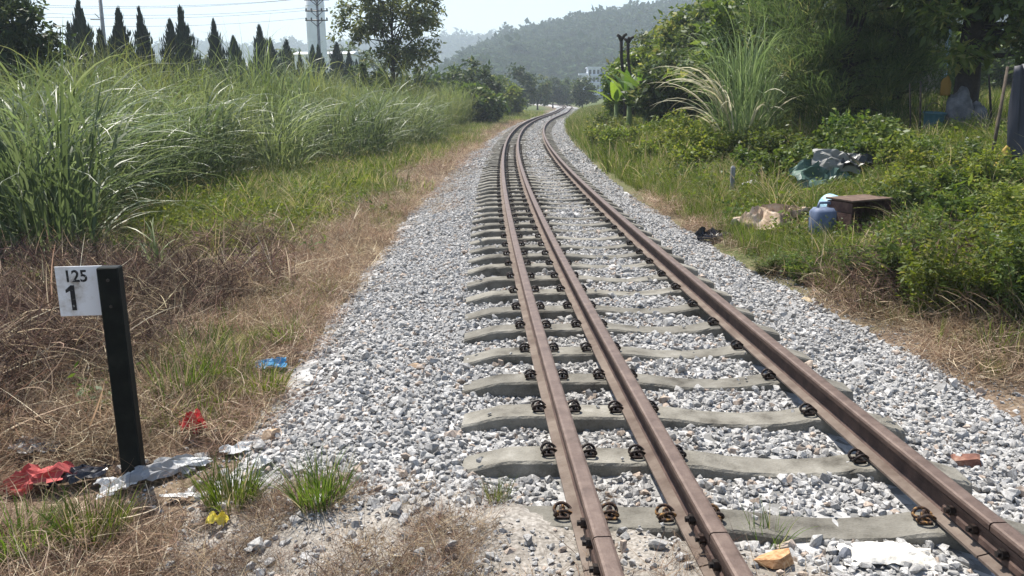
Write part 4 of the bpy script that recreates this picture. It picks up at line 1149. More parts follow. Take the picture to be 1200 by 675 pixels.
# ------------------------------------------------------------------ marker post
def text_mesh(txt, size, ma, bold=.02):
    cu = bpy.data.curves.new('t', 'FONT'); cu.body = txt; cu.size = size; cu.offset = bold * size; cu.extrude = .0006
    o = bpy.data.objects.new('t', cu); sc.collection.objects.link(o)
    bpy.context.view_layer.update()
    me = bpy.data.meshes.new_from_object(o.evaluated_get(bpy.context.evaluated_depsgraph_get()))
    bpy.data.objects.remove(o); bpy.data.curves.remove(cu)
    me.name = 'lettering'; me.materials.clear(); me.materials.append(ma)
    return me

M['post_black'] = noisy('post_black_paint', [(.002, .003, .003), (.004, .006, .005), (.010, .012, .010)], 12, .6, .2, 80, spec=.15)
M['plate_white'] = noisy('plate_white_paint', [(.34, .30, .26), (.62, .60, .58), (.76, .76, .77)], 9, .55, .1, 60, pos=[.3, .4, .52])
M['ink'] = noisy('black_stencil_paint', [(.008, .008, .010), (.02, .02, .022), (.30, .29, .28)], 60, .6, 0, pos=[.3, .56, .66])
M['steel_dull'] = plain('dull_steel', (.06, .055, .05), .5, metallic=.5)

def build_marker():
    p = hit(158, 561)
    t = empty('marker_post', p, 0.10)
    tag(t, 'black railway marker post carrying a white plate numbered 125 and 1', 'marker post')
    H = 1.195
    bm = bmesh.new(); bm_box(bm, (0, 0, H / 2 - .2), (.108, .075, H + .4), None, .006)
    obj('post', bm_mesh('post', bm, [M['post_black']]), t)
    W, Hh = .262, .268
    bm = bmesh.new(); bm_box(bm, (-.058 - W / 2 + .03, .041, H - Hh / 2 - .002), (W, .006, Hh), None, .0015)
    pl = obj('plate', bm_mesh('plate', bm, [M['plate_white']]), t)
    pl['label'] = 'white plate lettered 125 over 1 in black'
    x0 = -.058 - W + .03
    for txt, size, x, z, sx in (('125', .088, x0 + .040, H - .084, .92), ('1', .185, x0 + .030, H - .238, 1.0)):
        if txt == '1':
            me = bpy.data.meshes.new('lettering')
            me.from_pydata([(.034, 0, .0012), (.058, 0, .0012), (.058, .136, .0012), (.040, .136, .0012), (.012, .112, .0012), (.012, .094, .0012), (.034, .106, .0012)], [], [(0, 1, 2, 3, 6), (3, 4, 5, 6)])
            me.materials.append(M['ink'])
        else:
            me = text_mesh(txt, size, M['ink'], .022)
        o = obj('lettering', me, pl)
        o.rotation_euler = (math.pi / 2, 0, 0); o.location = (x, .0372, z); o.scale = (sx, 1, 1)
    bb = bmesh.new(); bmesh.ops.create_cone(bb, cap_ends=True, segments=6, radius1=.009, radius2=.008, depth=.012, matrix=Matrix.Rotation(math.pi / 2, 4, 'X'))
    bme = bm_mesh('bolt', bb, [M['steel_dull']])
    for z in (H - .065, H - .205):
        o = obj('bolt', bme, t); o.location = (.0, -.040, z)
build_marker()

# ------------------------------------------------------------------ litter and loose stones
def crumple(name, w, d, hgt, seed, ma, label, cat, px, py, rz=0, n=16, fold=1.0, dz=.03):
    rg = np.random.default_rng(seed)
    a = np.linspace(-.5, .5, n)
    A, B = np.meshgrid(a, a)
    ox, oy = rg.uniform(0, 50, 2)
    # outline uneven, sheet gathered into sharp folds
    ed = 1 + .35 * (vnoise(A * 3 + ox, B * 3 + oy, 1, seed) - .5)
    X = A * w * ed + (vnoise(A * 6 + ox, B * 6, 1, seed + 1) - .5) * w * .25
    Y = B * d * ed + (vnoise(A * 6, B * 6 + oy, 1, seed + 2) - .5) * d * .25
    rid = lambda f, s: 1 - np.abs(2 * vnoise(A * f + ox, B * f + oy, 1, s) - 1)
    Z = hgt * (rid(2.5, seed + 3) ** 2 * .7 + rid(5, seed + 4) ** 2 * .45 * fold) * np.clip(1.15 - 2.0 * np.maximum(np.abs(A), np.abs(B)) ** 2, .1, 1)
    V = np.stack([X, Y, Z], -1).reshape(-1, 3)
    idx = np.arange(n * n).reshape(n, n)
    F = np.stack([idx[:-1, :-1], idx[:-1, 1:], idx[1:, 1:], idx[1:, :-1]], -1).reshape(-1, 4)
    o = obj(name, mesh_np(name, V, F, [ma]))
    md = o.modifiers.new('thick', 'SOLIDIFY'); md.thickness = .002
    p = hit(px, py)
    o.location = (p[0], p[1], p[2] + dz); o.rotation_euler = (rg.normal(0, .1), rg.normal(0, .1), rz)
    tag(o, label, cat)
    return o

def film(name, col, rough=.35, tr=.25):
    ma, nt, p = mat_base(name)
    p.inputs['Base Color'].default_value = (*col, 1); p.inputs['Roughness'].default_value = rough
    t_ = node(nt, 'ShaderNodeBsdfTranslucent'); t_.inputs['Color'].default_value = (*col, 1)
    mx = node(nt, 'ShaderNodeMixShader'); mx.inputs[0].default_value = tr
    nt.links.new(p.outputs[0], mx.inputs[1]); nt.links.new(t_.outputs[0], mx.inputs[2]); nt.links.new(mx.outputs[0], nt.nodes['Material Output'].inputs['Surface'])
    return ma

def build_litter():
    red, black, white = film('red_cloth', (.52, .11, .10), .85), film('black_plastic', (.008, .008, .012), .3, .02), film('white_plastic', (.68, .68, .66), .5)
    clear, blue, yellow, bred = film('grey_film', (.42, .42, .42), .3, .4), film('blue_wrapper', (.12, .38, .62), .35), film('yellow_wrapper', (.72, .60, .08), .4), film('red_wrapper', (.62, .03, .03), .3)
    crumple('cloth_rag', .31, .2, .12, 1, red, 'crumpled pinkish red cloth rag lying beside the black plastic bag', 'rag', 45, 578, .2)
    crumple('plastic_bag', .34, .18, .09, 2, black, 'crumpled black plastic bag between the red rag and the marker post', 'plastic bag', 95, 572, .25)
    crumple('plastic_bag', .20, .15, .06, 3, white, 'small whitish plastic bag right beside the black bag', 'plastic bag', 140, 578, .5)
    crumple('plastic_sheet', .32, .16, .07, 4, clear, 'greyish clear plastic sheet leaning against the foot of the marker post', 'plastic sheet', 188, 560, .5)
    crumple('paper_scrap', .26, .09, .04, 5, white, 'long white paper scrap right of the marker post foot', 'paper', 215, 550, .1)
    crumple('paper_scrap', .24, .05, .02, 6, white, 'narrow white paper strip on the straw in front of the marker', 'paper', 218, 589, -.1)
    crumple('paper_scrap', .15, .10, .045, 7, white, 'crumpled white paper beside the green tuft near the ballast', 'paper', 278, 535, .3)
    crumple('paper_scrap', .10, .09, .05, 8, white, 'small white paper ball touching the ballast edge', 'paper', 308, 553, .8)
    crumple('wrapper', .12, .12, .16, 9, bred, 'bright red wrapper standing in the dry grass', 'wrapper', 226, 518, .6)
    crumple('wrapper', .09, .09, .06, 10, yellow, 'crumpled yellow wrapper lying on the bare straw', 'wrapper', 255, 622, .3)
    crumple('wrapper', .22, .12, .06, 11, blue, 'blue wrapper in the grass at the ballast edge', 'wrapper', 318, 434, .1)
    crumple('plastic_bag', .26, .14, .06, 12, clear, 'whitish torn plastic in the dry growth behind the red rag', 'plastic bag', 42, 532, .2)
    crumple('plastic_bag', .42, .3, .16, 13, black, 'black plastic bag at the right edge of the ballast', 'plastic bag', 834, 283, .3)
    crumple('plastic_sheet', .6, .35, .12, 14, white, 'white plastic sheet lying in the green grass of the bank', 'plastic sheet', 882, 221, .1)
    crumple('paper_scrap', .16, .12, .05, 15, white, 'white scrap caught at the left ballast edge among weeds', 'paper', 436, 268, .2)
    # loose stones with a look of their own
    def rock(px, py, s, ma, label, seed, cat='stone', name='rock', flat=.7, n=22):
        o = obj(name, stone_mesh(name, seed, [ma], flat, n)); p = hit(px, py)
        o.location = (p[0], p[1], p[2] + s[2] * .22); o.scale = s; o.rotation_euler = (.1, .1, seed)
        tag(o, label, cat)
    orange = noisy('orange_rock', [(.24, .11, .05), (.48, .27, .13), (.60, .40, .24)], 9, .9, .5, 40)
    rock(912, 664, (.20, .14, .12), orange, 'orange brown rock lying against the middle rail', 801)
    rock(990, 657, (.085, .075, .09), noisy('slate', [(.08, .085, .1), (.14, .15, .17), (.2, .2, .22)], 8, .9, .3), 'dark slate grey stone beside the white plaster patch', 802)
    rock(946, 354, (.16, .11, .09), noisy('sandy', [(.42, .30, .16), (.60, .47, .30), (.68, .58, .42)], 9, .9, .4), 'sandy yellow stone at the right edge of the ballast', 803)
    rock(486, 432, (.12, .09, .08), M['stone_tan'], 'tan stone lying on the left ballast shoulder', 804)
    rock(318, 515, (.16, .12, .11), M['stone_tan'], 'pinkish tan stone at the edge of the ballast by the papers', 805)
    rock(305, 527, (.15, .12, .10), M['stone'], 'large pale grey stone next to the pinkish tan stone', 806)
    rock(770, 645, (.10, .09, .08), M['stone'], 'pale rounded stone between the left and middle rails near the joint', 807)
    bm = bmesh.new(); bm_box(bm, (0, 0, 0), (.13, .08, .05), None, .008)
    for v in bm.verts: v.co += Vector((R.normal(0, .005), R.normal(0, .005), R.normal(0, .004)))
    o = obj('brick', bm_mesh('brick', bm, [noisy('red_brick', [(.10, .045, .035), (.20, .095, .065), (.36, .26, .19)], 9, .9, .5, 60)])); p = hit(1132, 545)
    o.location = (p[0], p[1], p[2] + .02); o.rotation_euler = (.15, -.2, -.35); tag(o, 'broken red brick lying at the end of a sleeper', 'brick')
    # white plaster patch spilt against the sleeper
    n = 26; a = np.linspace(-.5, .5, n); A, B = np.meshgrid(a, a)
    rr = np.sqrt((A * 2) ** 2 + (B * 2) ** 2) + (vnoise(A * 7, B * 7, 1, 4) - .5) * .7
    Z = np.clip(1.05 - rr, -.4, .45) * .05 + (vnoise(A * 16, B * 16, 1, 5) - .5) * .012
    V = np.stack([A * .36, B * .15, Z], -1).reshape(-1, 3); idx = np.arange(n * n).reshape(n, n)
    F = np.stack([idx[:-1, :-1], idx[:-1, 1:], idx[1:, 1:], idx[1:, :-1]], -1).reshape(-1, 4)
    o = obj('plaster_patch', mesh_np('plaster_patch', V, F, [noisy('plaster', [(.55, .50, .42), (.74, .70, .62), (.8, .77, .7)], 14, .95, .6, 60)], None, True)); p = hit(1040, 658)
    o.location = (p[0], p[1] + .02, p[2] + .018); o.rotation_euler = (0, 0, -.05); tag(o, 'whitish patch of spilt plaster against a sleeper beside the right rail', 'plaster')
    # single grass tufts that stand out
    for (px, py, s, sd_, lab, n, ma) in [(272, 594, 1.15, 1, 'bushy green grass tuft in the straw beside the white papers', 130, 'grass'), (376, 590, 1.1, 2, 'dense dark green grass tuft at the foot of the ballast', 110, 'grass'),
            (108, 640, 1.25, 3, 'large green grass tuft in front of the black bag', 170, 'grass'), (30, 655, 1.2, 4, 'yellowing grass tuft beside the large green tuft', 120, 'grass'), (584, 588, .55, 5, 'small yellow green tuft between ballast and trodden earth', 50, 'grass'),
            (897, 640, .75, 6, 'sparse grass tuft growing beside the middle rail', 22, 'grass'), (1160, 440, .8, 7, 'isolated green tuft on the bare earth right of the ballast', 70, 'grass'), (215, 470, 1.7, 8, 'green grass tuft right of the marker post', 120, 'grass'), (310, 468, 1.3, 9, 'green tuft near the blue wrapper', 90, 'grass'), (262, 452, 1.5, 10, 'leaning green tuft between the marker post and the blue wrapper', 110, 'grass'), (236, 430, 1.6, 11, 'green and yellow tuft in the dead growth behind the marker post', 90, 'grass'), (335, 405, 1.2, 12, 'green tuft at the ballast edge behind the blue wrapper', 80, 'grass')]:
        p = hit(px, py); t = empty('grass_tuft', (p[0], p[1], p[2])); tag(t, lab, 'grass tuft')
        o = obj('blades', tuft_mesh(900 + sd_, int(n * 1.9), .25, .10, M[ma], (.05, .6), (.1, .9), (.0035, .0075), .12, 5), t); o.scale = (s, s, s)
    # pale reed plant bending over right of the post
    p = hit(188, 345); t = empty('young_reed', p); tag(t, 'young reed with pale drooping leaves among the dead growth', 'reed')
    o = obj('leaves', reed_mesh(930, 26, 1.0, .10), t); o.scale = (.75, .75, .75)
build_litter()

# ------------------------------------------------------------------ rubbish and things on the right bank
def lump(name, seed, size, ma, bump_=.25, n=3):
    bm = bmesh.new(); bmesh.ops.create_icosphere(bm, subdivisions=n, radius=.5)
    for v in bm.verts:
        k = 1 + bump_ * (mnoise.noise(v.co * 3 + Vector((seed, seed * 2, 0))) + .6 * mnoise.noise(v.co * 7 + Vector((seed, 0, 3))))
        v.co *= k
        if v.co.z < -.25: v.co.z = -.25
        v.co = Vector((v.co.x * size[0], v.co.y * size[1], (v.co.z + .25) * size[2]))
    return bm_mesh(name, bm, [ma], True)

def build_bank_things():
    def place(o, px, py, dz=0, rz=0):
        p = hit(px, py); o.location = (p[0], p[1], p[2] + dz); o.rotation_euler.z = rz; return o
    beige = noisy('beige_cloth', [(.14, .09, .06), (.40, .30, .21), (.56, .50, .43)], 5, .95, .9, 14)
    o = crumple('quilt', 1.05, .62, .30, 61, beige, 'dumped crumpled beige quilt lying in the weeds', 'quilt', 908, 270, .2, 44, 1.2, .05)
    foam = noisy('foam', [(.5, .48, .45), (.68, .66, .63), (.78, .76, .73)], 8, .9, .4)
    for i, (px, py, s, lab) in enumerate([(888, 268, .22, 'white foam chunk at the lower left end of the beige quilt'), (932, 274, .26, 'white foam chunk between the quilt and blue drum'), (936, 247, .2, 'pale foam chunk on top of the quilt end')]):
        o = obj('foam_chunk', stone_mesh('foam_chunk', 820 + i, [foam], .6, 18)); place(o, px, py, .06 if i < 2 else .1, i); o.scale = (s, s * .8, s * .8); tag(o, lab, 'foam')
    # yellow bottle
    t = empty('bottle'); place(t, 941, 270, .05); tag(t, 'yellow plastic bottle among the foam chunks', 'bottle'); t.rotation_euler = (0, 1.3, .4)
    V, F = tube(np.array([(0, 0, 0), (0, 0, .01), (0, 0, .14), (0, 0, .18), (0, 0, .2)]), [.05, .06, .06, .03, .025], 12)
    obj('body', quad_clean_mesh('body', V, F, [film('yellow_pl', (.6, .45, .04), .4)]), t)
    V, F = tube(np.array([(0, 0, .2), (0, 0, .225)]), [.03, .03], 10); obj('cap', quad_clean_mesh('cap', V, F, [plain('cap', (.5, .1, .05))]), t)
    # blue jerrycan
    t = empty('jerrycan'); place(t, 964, 282, 0, .15); tag(t, 'blue plastic jerrycan standing before the wooden crate', 'jerrycan')
    blue = noisy('blue_plastic', [(.07, .09, .14), (.12, .155, .24), (.19, .22, .28)], 6, .6, .1, 30)
    bm = bmesh.new(); bm_box(bm, (0, 0, .20), (.34, .24, .42), None, .05); obj('body', bm_mesh('body', bm, [blue], True), t)
    V, F = tube(np.array([(-.10, 0, .40), (-.08, 0, .47), (.06, 0, .47), (.09, 0, .40)]), .018, 7); obj('handle', quad_clean_mesh('handle', V, F, [blue]), t)
    V, F = tube(np.array([(.13, 0, .40), (.13, 0, .44), (.13, 0, .46)]), [.03, .03, .028], 9); obj('cap', quad_clean_mesh('cap', V, F, [plain('cap_white', (.6, .6, .6))]), t)
    # light blue basin lying on its side
    def bucket(loc, rot, r, h, ma, label, name='bucket'):
        t = empty(name); t.location = loc; t.rotation_euler = rot; tag(t, label, name)
        k = 20; an = np.arange(k) / k * 2 * np.pi
        rings = [(r * .72, 0), (r * .98, h), (r * 1.06, h), (r * 1.06, h - .02), (r * .93, h - .03), (r * .68, .015)]
        V = np.concatenate([np.stack([q * np.cos(an), q * np.sin(an), np.full(k, z)], 1) for q, z in rings])
        F = [(i * k + j, i * k + (j + 1) % k, (i + 1) * k + (j + 1) % k, (i + 1) * k + j) for i in range(len(rings) - 1) for j in range(k)]
        me = bpy.data.meshes.new('body'); me.from_pydata([tuple(v) for v in V], [], F + [tuple(range(k))[::-1], tuple(range(5 * k, 6 * k))]); me.materials.append(ma); me.update()
        obj('body', me, t)
        P = np.array([(r * 1.05 * math.cos(a), r * .25, h - .01 + r * .9 * math.sin(a)) for a in np.linspace(0, math.pi, 11)])
        V, F = tube(P, .006, 5); obj('handle', quad_clean_mesh('handle', V, F, [M['steel_dull']]), t)
    p = hit(975, 268)
    bucket((p[0], p[1] + .25, p[2] + .30), (1.9, .3, .4), .19, .24, film('pale_blue', (.35, .55, .65), .4, .1), 'pale blue bucket tipped over behind the jerrycan')
    # wooden crate
    p = hit(1007, 278); t = empty('wooden_crate', (p[0], p[1] + .1, p[2] + .06), .42); tag(t, 'dark weathered wooden crate with an open side, half hidden in weeds', 'crate')
    wood = noisy('crate_wood', [(.05, .025, .02), (.10, .05, .038), (.17, .10, .075)], 10, .85, .5, 50)
    pale = noisy('crate_rim', [(.06, .035, .026), (.11, .07, .05), (.17, .12, .09)], 10, .85, .4, 50)
    for nm, c, s_, ma in ([('board', (-.31, 0, .06 + .13 * i), (.02, .40, .122), wood) for i in range(3)] + [('board', (.31, 0, .06 + .13 * i), (.02, .40, .122), wood) for i in range(3)]
            + [('board', (0, .19, .06 + .13 * i), (.596, .02, .122), wood) for i in range(3)] + [('board', (0, -.19, .06), (.596, .02, .122), wood), ('lid', (0, 0, .405), (.66, .44, .022), pale), ('bottom', (0, 0, .012), (.59, .35, .02), wood)]):
        bm = bmesh.new(); bm_box(bm, c, s_, None, .003); obj(nm, bm_mesh(nm, bm, [ma]), t)
    # tarpaulin and grey sheet thrown on the bushes
    green = film('green_tarp', (.07, .13, .10), .5, .1); grey = film('grey_tarp', (.20, .20, .185), .6, .05)
    o = crumple('tarpaulin', .85, .6, .3, 31, green, 'dull green tarpaulin dumped on the bushes beside the grey sheet', 'tarpaulin', 953, 222, .2, 20); o.location.z += .15; o.rotation_euler.x = .5
    o = crumple('plastic_sheet', .68, .45, .22, 32, grey, 'stiff grey sheet lying on the bushes behind the green tarpaulin', 'plastic sheet', 978, 216, -.3, 14, .6); o.location.z += .32; o.rotation_euler.x = .75
    o = crumple('plastic_sheet', .5, .4, .25, 33, black_f, 'dark plastic scrap at the end of the grey sheet', 'plastic sheet', 1003, 214, -.3, 12, .6); o.location.z += .2
    # little concrete post
    p = hit(857, 236); t = empty('concrete_post', (p[0], p[1], p[2] + .1)); tag(t, 'short grey concrete boundary post in the grass of the bank', 'post')
    bm = bmesh.new(); bm_box(bm, (0, 0, .2), (.07, .07, .56), None, .008); obj('shaft', bm_mesh('shaft', bm, [M['pole_concrete']]), t)
    bm = bmesh.new(); bmesh.ops.create_cone(bm, cap_ends=True, segments=4, radius1=.048, radius2=.02, depth=.03, matrix=Matrix.Translation((0, 0, .496)) @ Matrix.Rotation(math.pi / 4, 4, 'Z')); obj('cap', bm_mesh('cap', bm, [M['pole_concrete']]), t)
    # round the thick trunk
    YT = 16.5
    sack = noisy('grey_sack', [(.05, .05, .055), (.10, .10, .105), (.17, .17, .175)], 6, .9, .6, 18)
    for i, (px, sx_, hz, lab) in enumerate([(1121, .5, 1.15, 'tall grey sack slumped against the thick trunk'), (1143, .42, .8, 'smaller grey sack right of the tall grey sack')]):
        q = at(px, 150, YT - .55); z = float(ground_z(q[0], q[1]))
        o = obj('sack', lump('sack', 40 + i, (sx_, .4, hz), sack, .22, 4)); o.location = (q[0], q[1], z - .05); tag(o, lab, 'sack')
    q = at(1092, 150, YT - .6); z = float(ground_z(q[0], q[1]))
    bucket((q[0], q[1], z + .1), (.1, 0, .3), .2, .38, plain('teal_plastic', (.03, .09, .11), .4), 'dark teal bucket standing left of the grey sacks')
    ycl = film('yellow_cloth', (.36, .24, .04), .7, .2)
    q = at(1107, 112, YT - .5); o = obj('cloth_bag', lump('cloth_bag', 52, (.2, .14, .5), film('ochre_cloth', (.22, .12, .015), .8, .15), .2)); o.location = q; tag(o, 'ochre cloth bag hanging from the thick trunk', 'bag')
    q = at(1166, 207, 11.2); z = float(ground_z(q[0], q[1])); o = obj('cloth_bag', lump('cloth_bag', 53, (.2, .16, .75), ycl, .25, 4)); o.location = (q[0], q[1], z); o.rotation_euler = (0, .25, 0); tag(o, 'yellow cloth bag leaning by the slanted pole', 'bag')
    # poles and dark sheet
    for i, (a_, b_, Y, r, lab, ma) in enumerate([((1158, 196), (1181, 78), 11.6, .025, 'slanted wooden pole propping the dark sheet', 'bark'), ((1161, 170), (1159, 88), 15.2, .022, 'thin upright pole right of the thick trunk', 'bark_dark'), ((1077, 168), (1079, 95), 15.6, .02, 'thin dark stake left of the teal bucket', 'bark_dark'), ((1067, 168), (1066, 98), 15.8, .018, 'second thin dark stake beside the casuarina', 'bark_dark')]):
        A, B = at(*a_, Y), at(*b_, Y + .2); A[2] = float(ground_z(A[0], A[1])) - .1
        V, F = tube(np.array([A, (A + B) / 2 + [.01, 0, 0], B]) - A, [r, r * .95, r * .8], 7); o = obj('pole', quad_clean_mesh('pole', V, F, [M[ma]])); o.location = A; tag(o, lab, 'pole')
    A = [at(1183, 78, 11.5), at(1225, 70, 11.3), at(1222, 195, 11.0), at(1176, 190, 11.3)]
    n = 14; s_, t_ = np.meshgrid(np.linspace(0, 1, n), np.linspace(0, 1, n))
    Pp = (1 - t_)[..., None] * ((1 - s_)[..., None] * A[0] + s_[..., None] * A[1]) + t_[..., None] * ((1 - s_)[..., None] * A[3] + s_[..., None] * A[2])
    Pp[..., 1] += (vnoise(s_ * 5, t_ * 2, 1, 3) - .5) * .22
    idx = np.arange(n * n).reshape(n, n); F = np.stack([idx[:-1, :-1], idx[1:, :-1], idx[1:, 1:], idx[:-1, 1:]], -1).reshape(-1, 4)
    o = obj('shade_sheet', mesh_np('shade_sheet', Pp, F, [film('dark_sheet', (.03, .032, .045), .6, .1)], None, True)); tag(o, 'dark blue grey sheet hung on the slanted pole', 'sheet')
    md = o.modifiers.new('thick', 'SOLIDIFY'); md.thickness = .004
black_f = film('black_scrap', (.012, .013, .014), .4, .02)
build_bank_things()

# ------------------------------------------------------------------ tower, poles, wires, buildings
M['white_wall'] = noisy('white_wall', [(.74, .74, .74), (.80, .80, .80), (.84, .84, .84)], .5, .8, .05)
M['glass_dark'] = plain('window_dark', (.03, .035, .045), .2, .6)

def build_far():
    Y = 125; a, b = at(361.5, 60, Y), at(382.5, 60, Y); w = (b[0] - a[0]) / 2 * 1.06; cx = (a[0] + b[0]) / 2
    t = empty('water_tower', (cx, Y, float(ground_z(cx, Y)))); tag(t, 'white round tower rising beside the utility pole with crossarms', 'tower')
    V, F = tube(np.array([(0, 0, -.3), (0, 0, 6), (0, 0, 12), (0, 0, 21)]), [w * 1.06, w * 1.02, w * .98, w * .94], 28)
    obj('shaft', quad_clean_mesh('shaft', V, F, [M['white_wall']]), t)
    for z in (5, 10, 15):
        V, F = tube(np.array([(0, 0, z), (0, 0, z + .12)]), [w * 1.035 - z * .003 * w] * 2, 28); obj('band', quad_clean_mesh('band', V, F, [M['white_wall']]), t)
    V, F = tube(np.array([(0, 0, 20.9), (0, 0, 21.6), (0, 0, 23.6), (0, 0, 24.2)]), [w * .95, w * 1.5, w * 1.5, w * .4], 28); obj('tank', quad_clean_mesh('tank', V, F, [M['white_wall']]), t)
    # low white factory
    Y = 135; a, b = at(345, 66, Y), at(412, 66, Y); top = at(380, 63.5, Y)[2]; g = float(ground_z(a[0], Y))
    t = empty('factory_building', ((a[0] + b[0]) / 2, Y + 3, g)); tag(t, 'long low white building with a shallow pale roof behind the cypresses', 'building')
    W = b[0] - a[0]; H = top - g
    bm = bmesh.new(); bm_box(bm, (0, 0, H / 2), (W, 6, H), None, 0); obj('wall', bm_mesh('wall', bm, [M['white_wall']]), t)
    bm = bmesh.new()
    vs = [bm.verts.new(c) for c in ((-W / 2 - .3, -3.4, H + .003), (W / 2 + .3, -3.4, H + .003), (W / 2 + .3, 0, H + .55), (-W / 2 - .3, 0, H + .55), (-W / 2 - .3, 3.4, H + .003), (W / 2 + .3, 3.4, H + .003))]
    for f in ((0, 1, 2, 3), (3, 2, 5, 4), (0, 3, 4), (1, 5, 2), (0, 4, 5, 1)): bm.faces.new([vs[i] for i in f])
    obj('roof', bm_mesh('roof', bm, [noisy('sheet_roof', [(.45, .47, .48), (.55, .57, .58), (.62, .63, .63)], 1, .5)]), t)
    for i in range(6):
        bm = bmesh.new(); bm_box(bm, (-W / 2 + (i + .5) * W / 6, -3.01, H * .55), (.9, .08, .8)); obj('window', bm_mesh('window', bm, [M['glass_dark']]), t)
    a, b = at(383, 58, 133), at(397, 58, 133); c = (a + b) / 2; z = float(ground_z(c[0], 133))
    t = empty('roof_shelter', (c[0], 133, z)); tag(t, 'small raised flat roof beside the white tower', 'shelter')
    bm = bmesh.new(); bm_box(bm, (0, 0, c[2] - z), (b[0] - a[0], 2.4, .25), None, .02); obj('roof', bm_mesh('roof', bm, [M['white_wall']]), t)
    for sx_ in (-1, 1):
        for sy in (-1, 1):
            V, F = tube(np.array([(sx_ * (b[0] - a[0]) * .42, sy * 1.0, 0), (sx_ * (b[0] - a[0]) * .42, sy * 1.0, c[2] - z)]), .06, 6); obj('post', quad_clean_mesh('post', V, F, [M['pole_concrete']]), t)
    # utility pole before the tower
    Y = 76; top = at(370.5, -14, Y); bot = at(374.5, 75, Y); g = float(ground_z(bot[0], Y))
    t = empty('utility_pole', (bot[0], Y, g)); tag(t, 'concrete utility pole with several insulator crossarms before the white tower', 'utility pole')
    tp = top - [bot[0], Y, g]
    V, F = tube(np.array([(0, 0, -.3), tp * .5, tp]), [.17, .14, .10], 9); obj('shaft', quad_clean_mesh('shaft', V, F, [M['pole_concrete']]), t)
    ends = []
    for py, hw in ((13, 1.0), (24, 1.0), (0, 1.1), (-2.5, .8)):
        q = at(371.5, py, Y) - [bot[0], Y, g]
        V, F = tube(np.array([q + [-hw, -.16, 0], q + [0, -.16, 0], q + [hw, -.16, 0]]), .055, 4); arm = obj('crossarm', quad_clean_mesh('crossarm', V, F, [M['steel_dull']]), t)
        for e in (-.92, -.45, .45, .92):
            V, F = tube(np.array([q + [hw * e, -.16, .05], q + [hw * e, -.16, .12], q + [hw * e, -.16, .24]]), [.05, .08, .05], 7); obj('insulator', quad_clean_mesh('insulator', V, F, [M['steel_dull']]), arm)
        for e in (-.55, .55):
            V, F = tube(np.array([q + [hw * e, -.14, 0], q + [0, -.12, -.5]]), .03, 4); obj('brace', quad_clean_mesh('brace', V, F, [M['steel_dull']]), arm)
        ends.append(q + np.array([bot[0], Y, g]))
    # leaning pole among the cypresses
    Y2 = 62; top = at(116, -16, Y2); bot = at(123, 75, Y2); g = float(ground_z(bot[0], Y2))
    t = empty('utility_pole', (bot[0], Y2, g)); tag(t, 'grey concrete pole leaning slightly, between the first two cypresses', 'utility pole')
    tp = top - [bot[0], Y2, g]
    V, F = tube(np.array([(0, 0, -.3), tp * .5, tp]), [.19, .16, .12], 9); obj('shaft', quad_clean_mesh('shaft', V, F, [M['pole_concrete']]), t)
    q = at(117.5, 23, Y2) - [bot[0], Y2, g]
    V, F = tube(np.array([q, q + [-.7, 0, .02]]), .035, 5); obj('bracket', quad_clean_mesh('bracket', V, F, [M['steel_dull']]), t)
    V, F = tube(np.array([q + [-.05, 0, .1], q + [-.35, 0, .42]]), .03, 5); obj('bracket', quad_clean_mesh('bracket', V, F, [M['steel_dull']]), t)
    wire = plain('wire', (.05, .05, .052), .6)
    for i, (y0, y1, xs) in enumerate([(4, 1, -.9), (10, 12, -.9), (16, 13, .9), (24, 24, -.9), (2, -1, .9)]):
        A = at(-40, y0, Y2); B = at(371.5, y1, Y) + np.array([xs, -.16, .2])
        s_ = np.linspace(0, 1, 25)[:, None]
        P = A * (1 - s_) + B * s_ - np.array([0, 0, 1]) * (.55 * 4 * s_ * (1 - s_))
        V, F = tube(P - B, .012, 5); o = obj('power_wire', quad_clean_mesh('power_wire', V, F, [wire])); o.location = B
        tag(o, ['top overhead wire ending at the uppermost crossarm', 'upper overhead wire ending at the second crossarm, near side', 'upper overhead wire ending at the second crossarm, far side', 'lowest overhead wire ending at the lower crossarm', 'second overhead wire at the uppermost crossarm'][i], 'wire')
    # white house at the foot of the hill
    Yh = 240; c = at(699, 84, Yh); a, b = at(688, 90, Yh), at(702, 90, Yh); z0 = at(690, 99, Yh)[2] - 3
    t = empty('hill_house', ((a[0] + b[0]) / 2, Yh, z0)); tag(t, 'white and blue grey storeyed house at the foot of the wooded hill', 'house')
    W = b[0] - a[0]; H = at(690, 80, Yh)[2] - z0
    wm = noisy('house_white', [(.5, .52, .6), (.6, .62, .68), (.68, .7, .74)], 1, .8); bl = noisy('house_blue', [(.14, .18, .36), (.2, .25, .46), (.26, .3, .5)], 1, .8)
    bm = bmesh.new(); bm_box(bm, (0, 0, H / 2), (W, 6, H)); obj('wall', bm_mesh('wall', bm, [wm]), t)
    bm = bmesh.new(); bm_box(bm, (W / 2 + 2.3, .6, H * .42), (4.6, 5, H * .84)); obj('side_wing', bm_mesh('side_wing', bm, [bl]), t)
    bm = bmesh.new(); bm_box(bm, (-W / 2 - 1.2, 0, H * .78), (2.4, 3, .5)); bm_box(bm, (-W / 2 - .9, 0, H * .40), (1.1, 2.4, H * .8)); obj('stair_block', bm_mesh('stair_block', bm, [wm]), t)
    bm = bmesh.new(); bm_box(bm, (0, 0, H + .15), (W + .5, 6.5, .3)); rf = obj('roof', bm_mesh('roof', bm, [wm]), t)
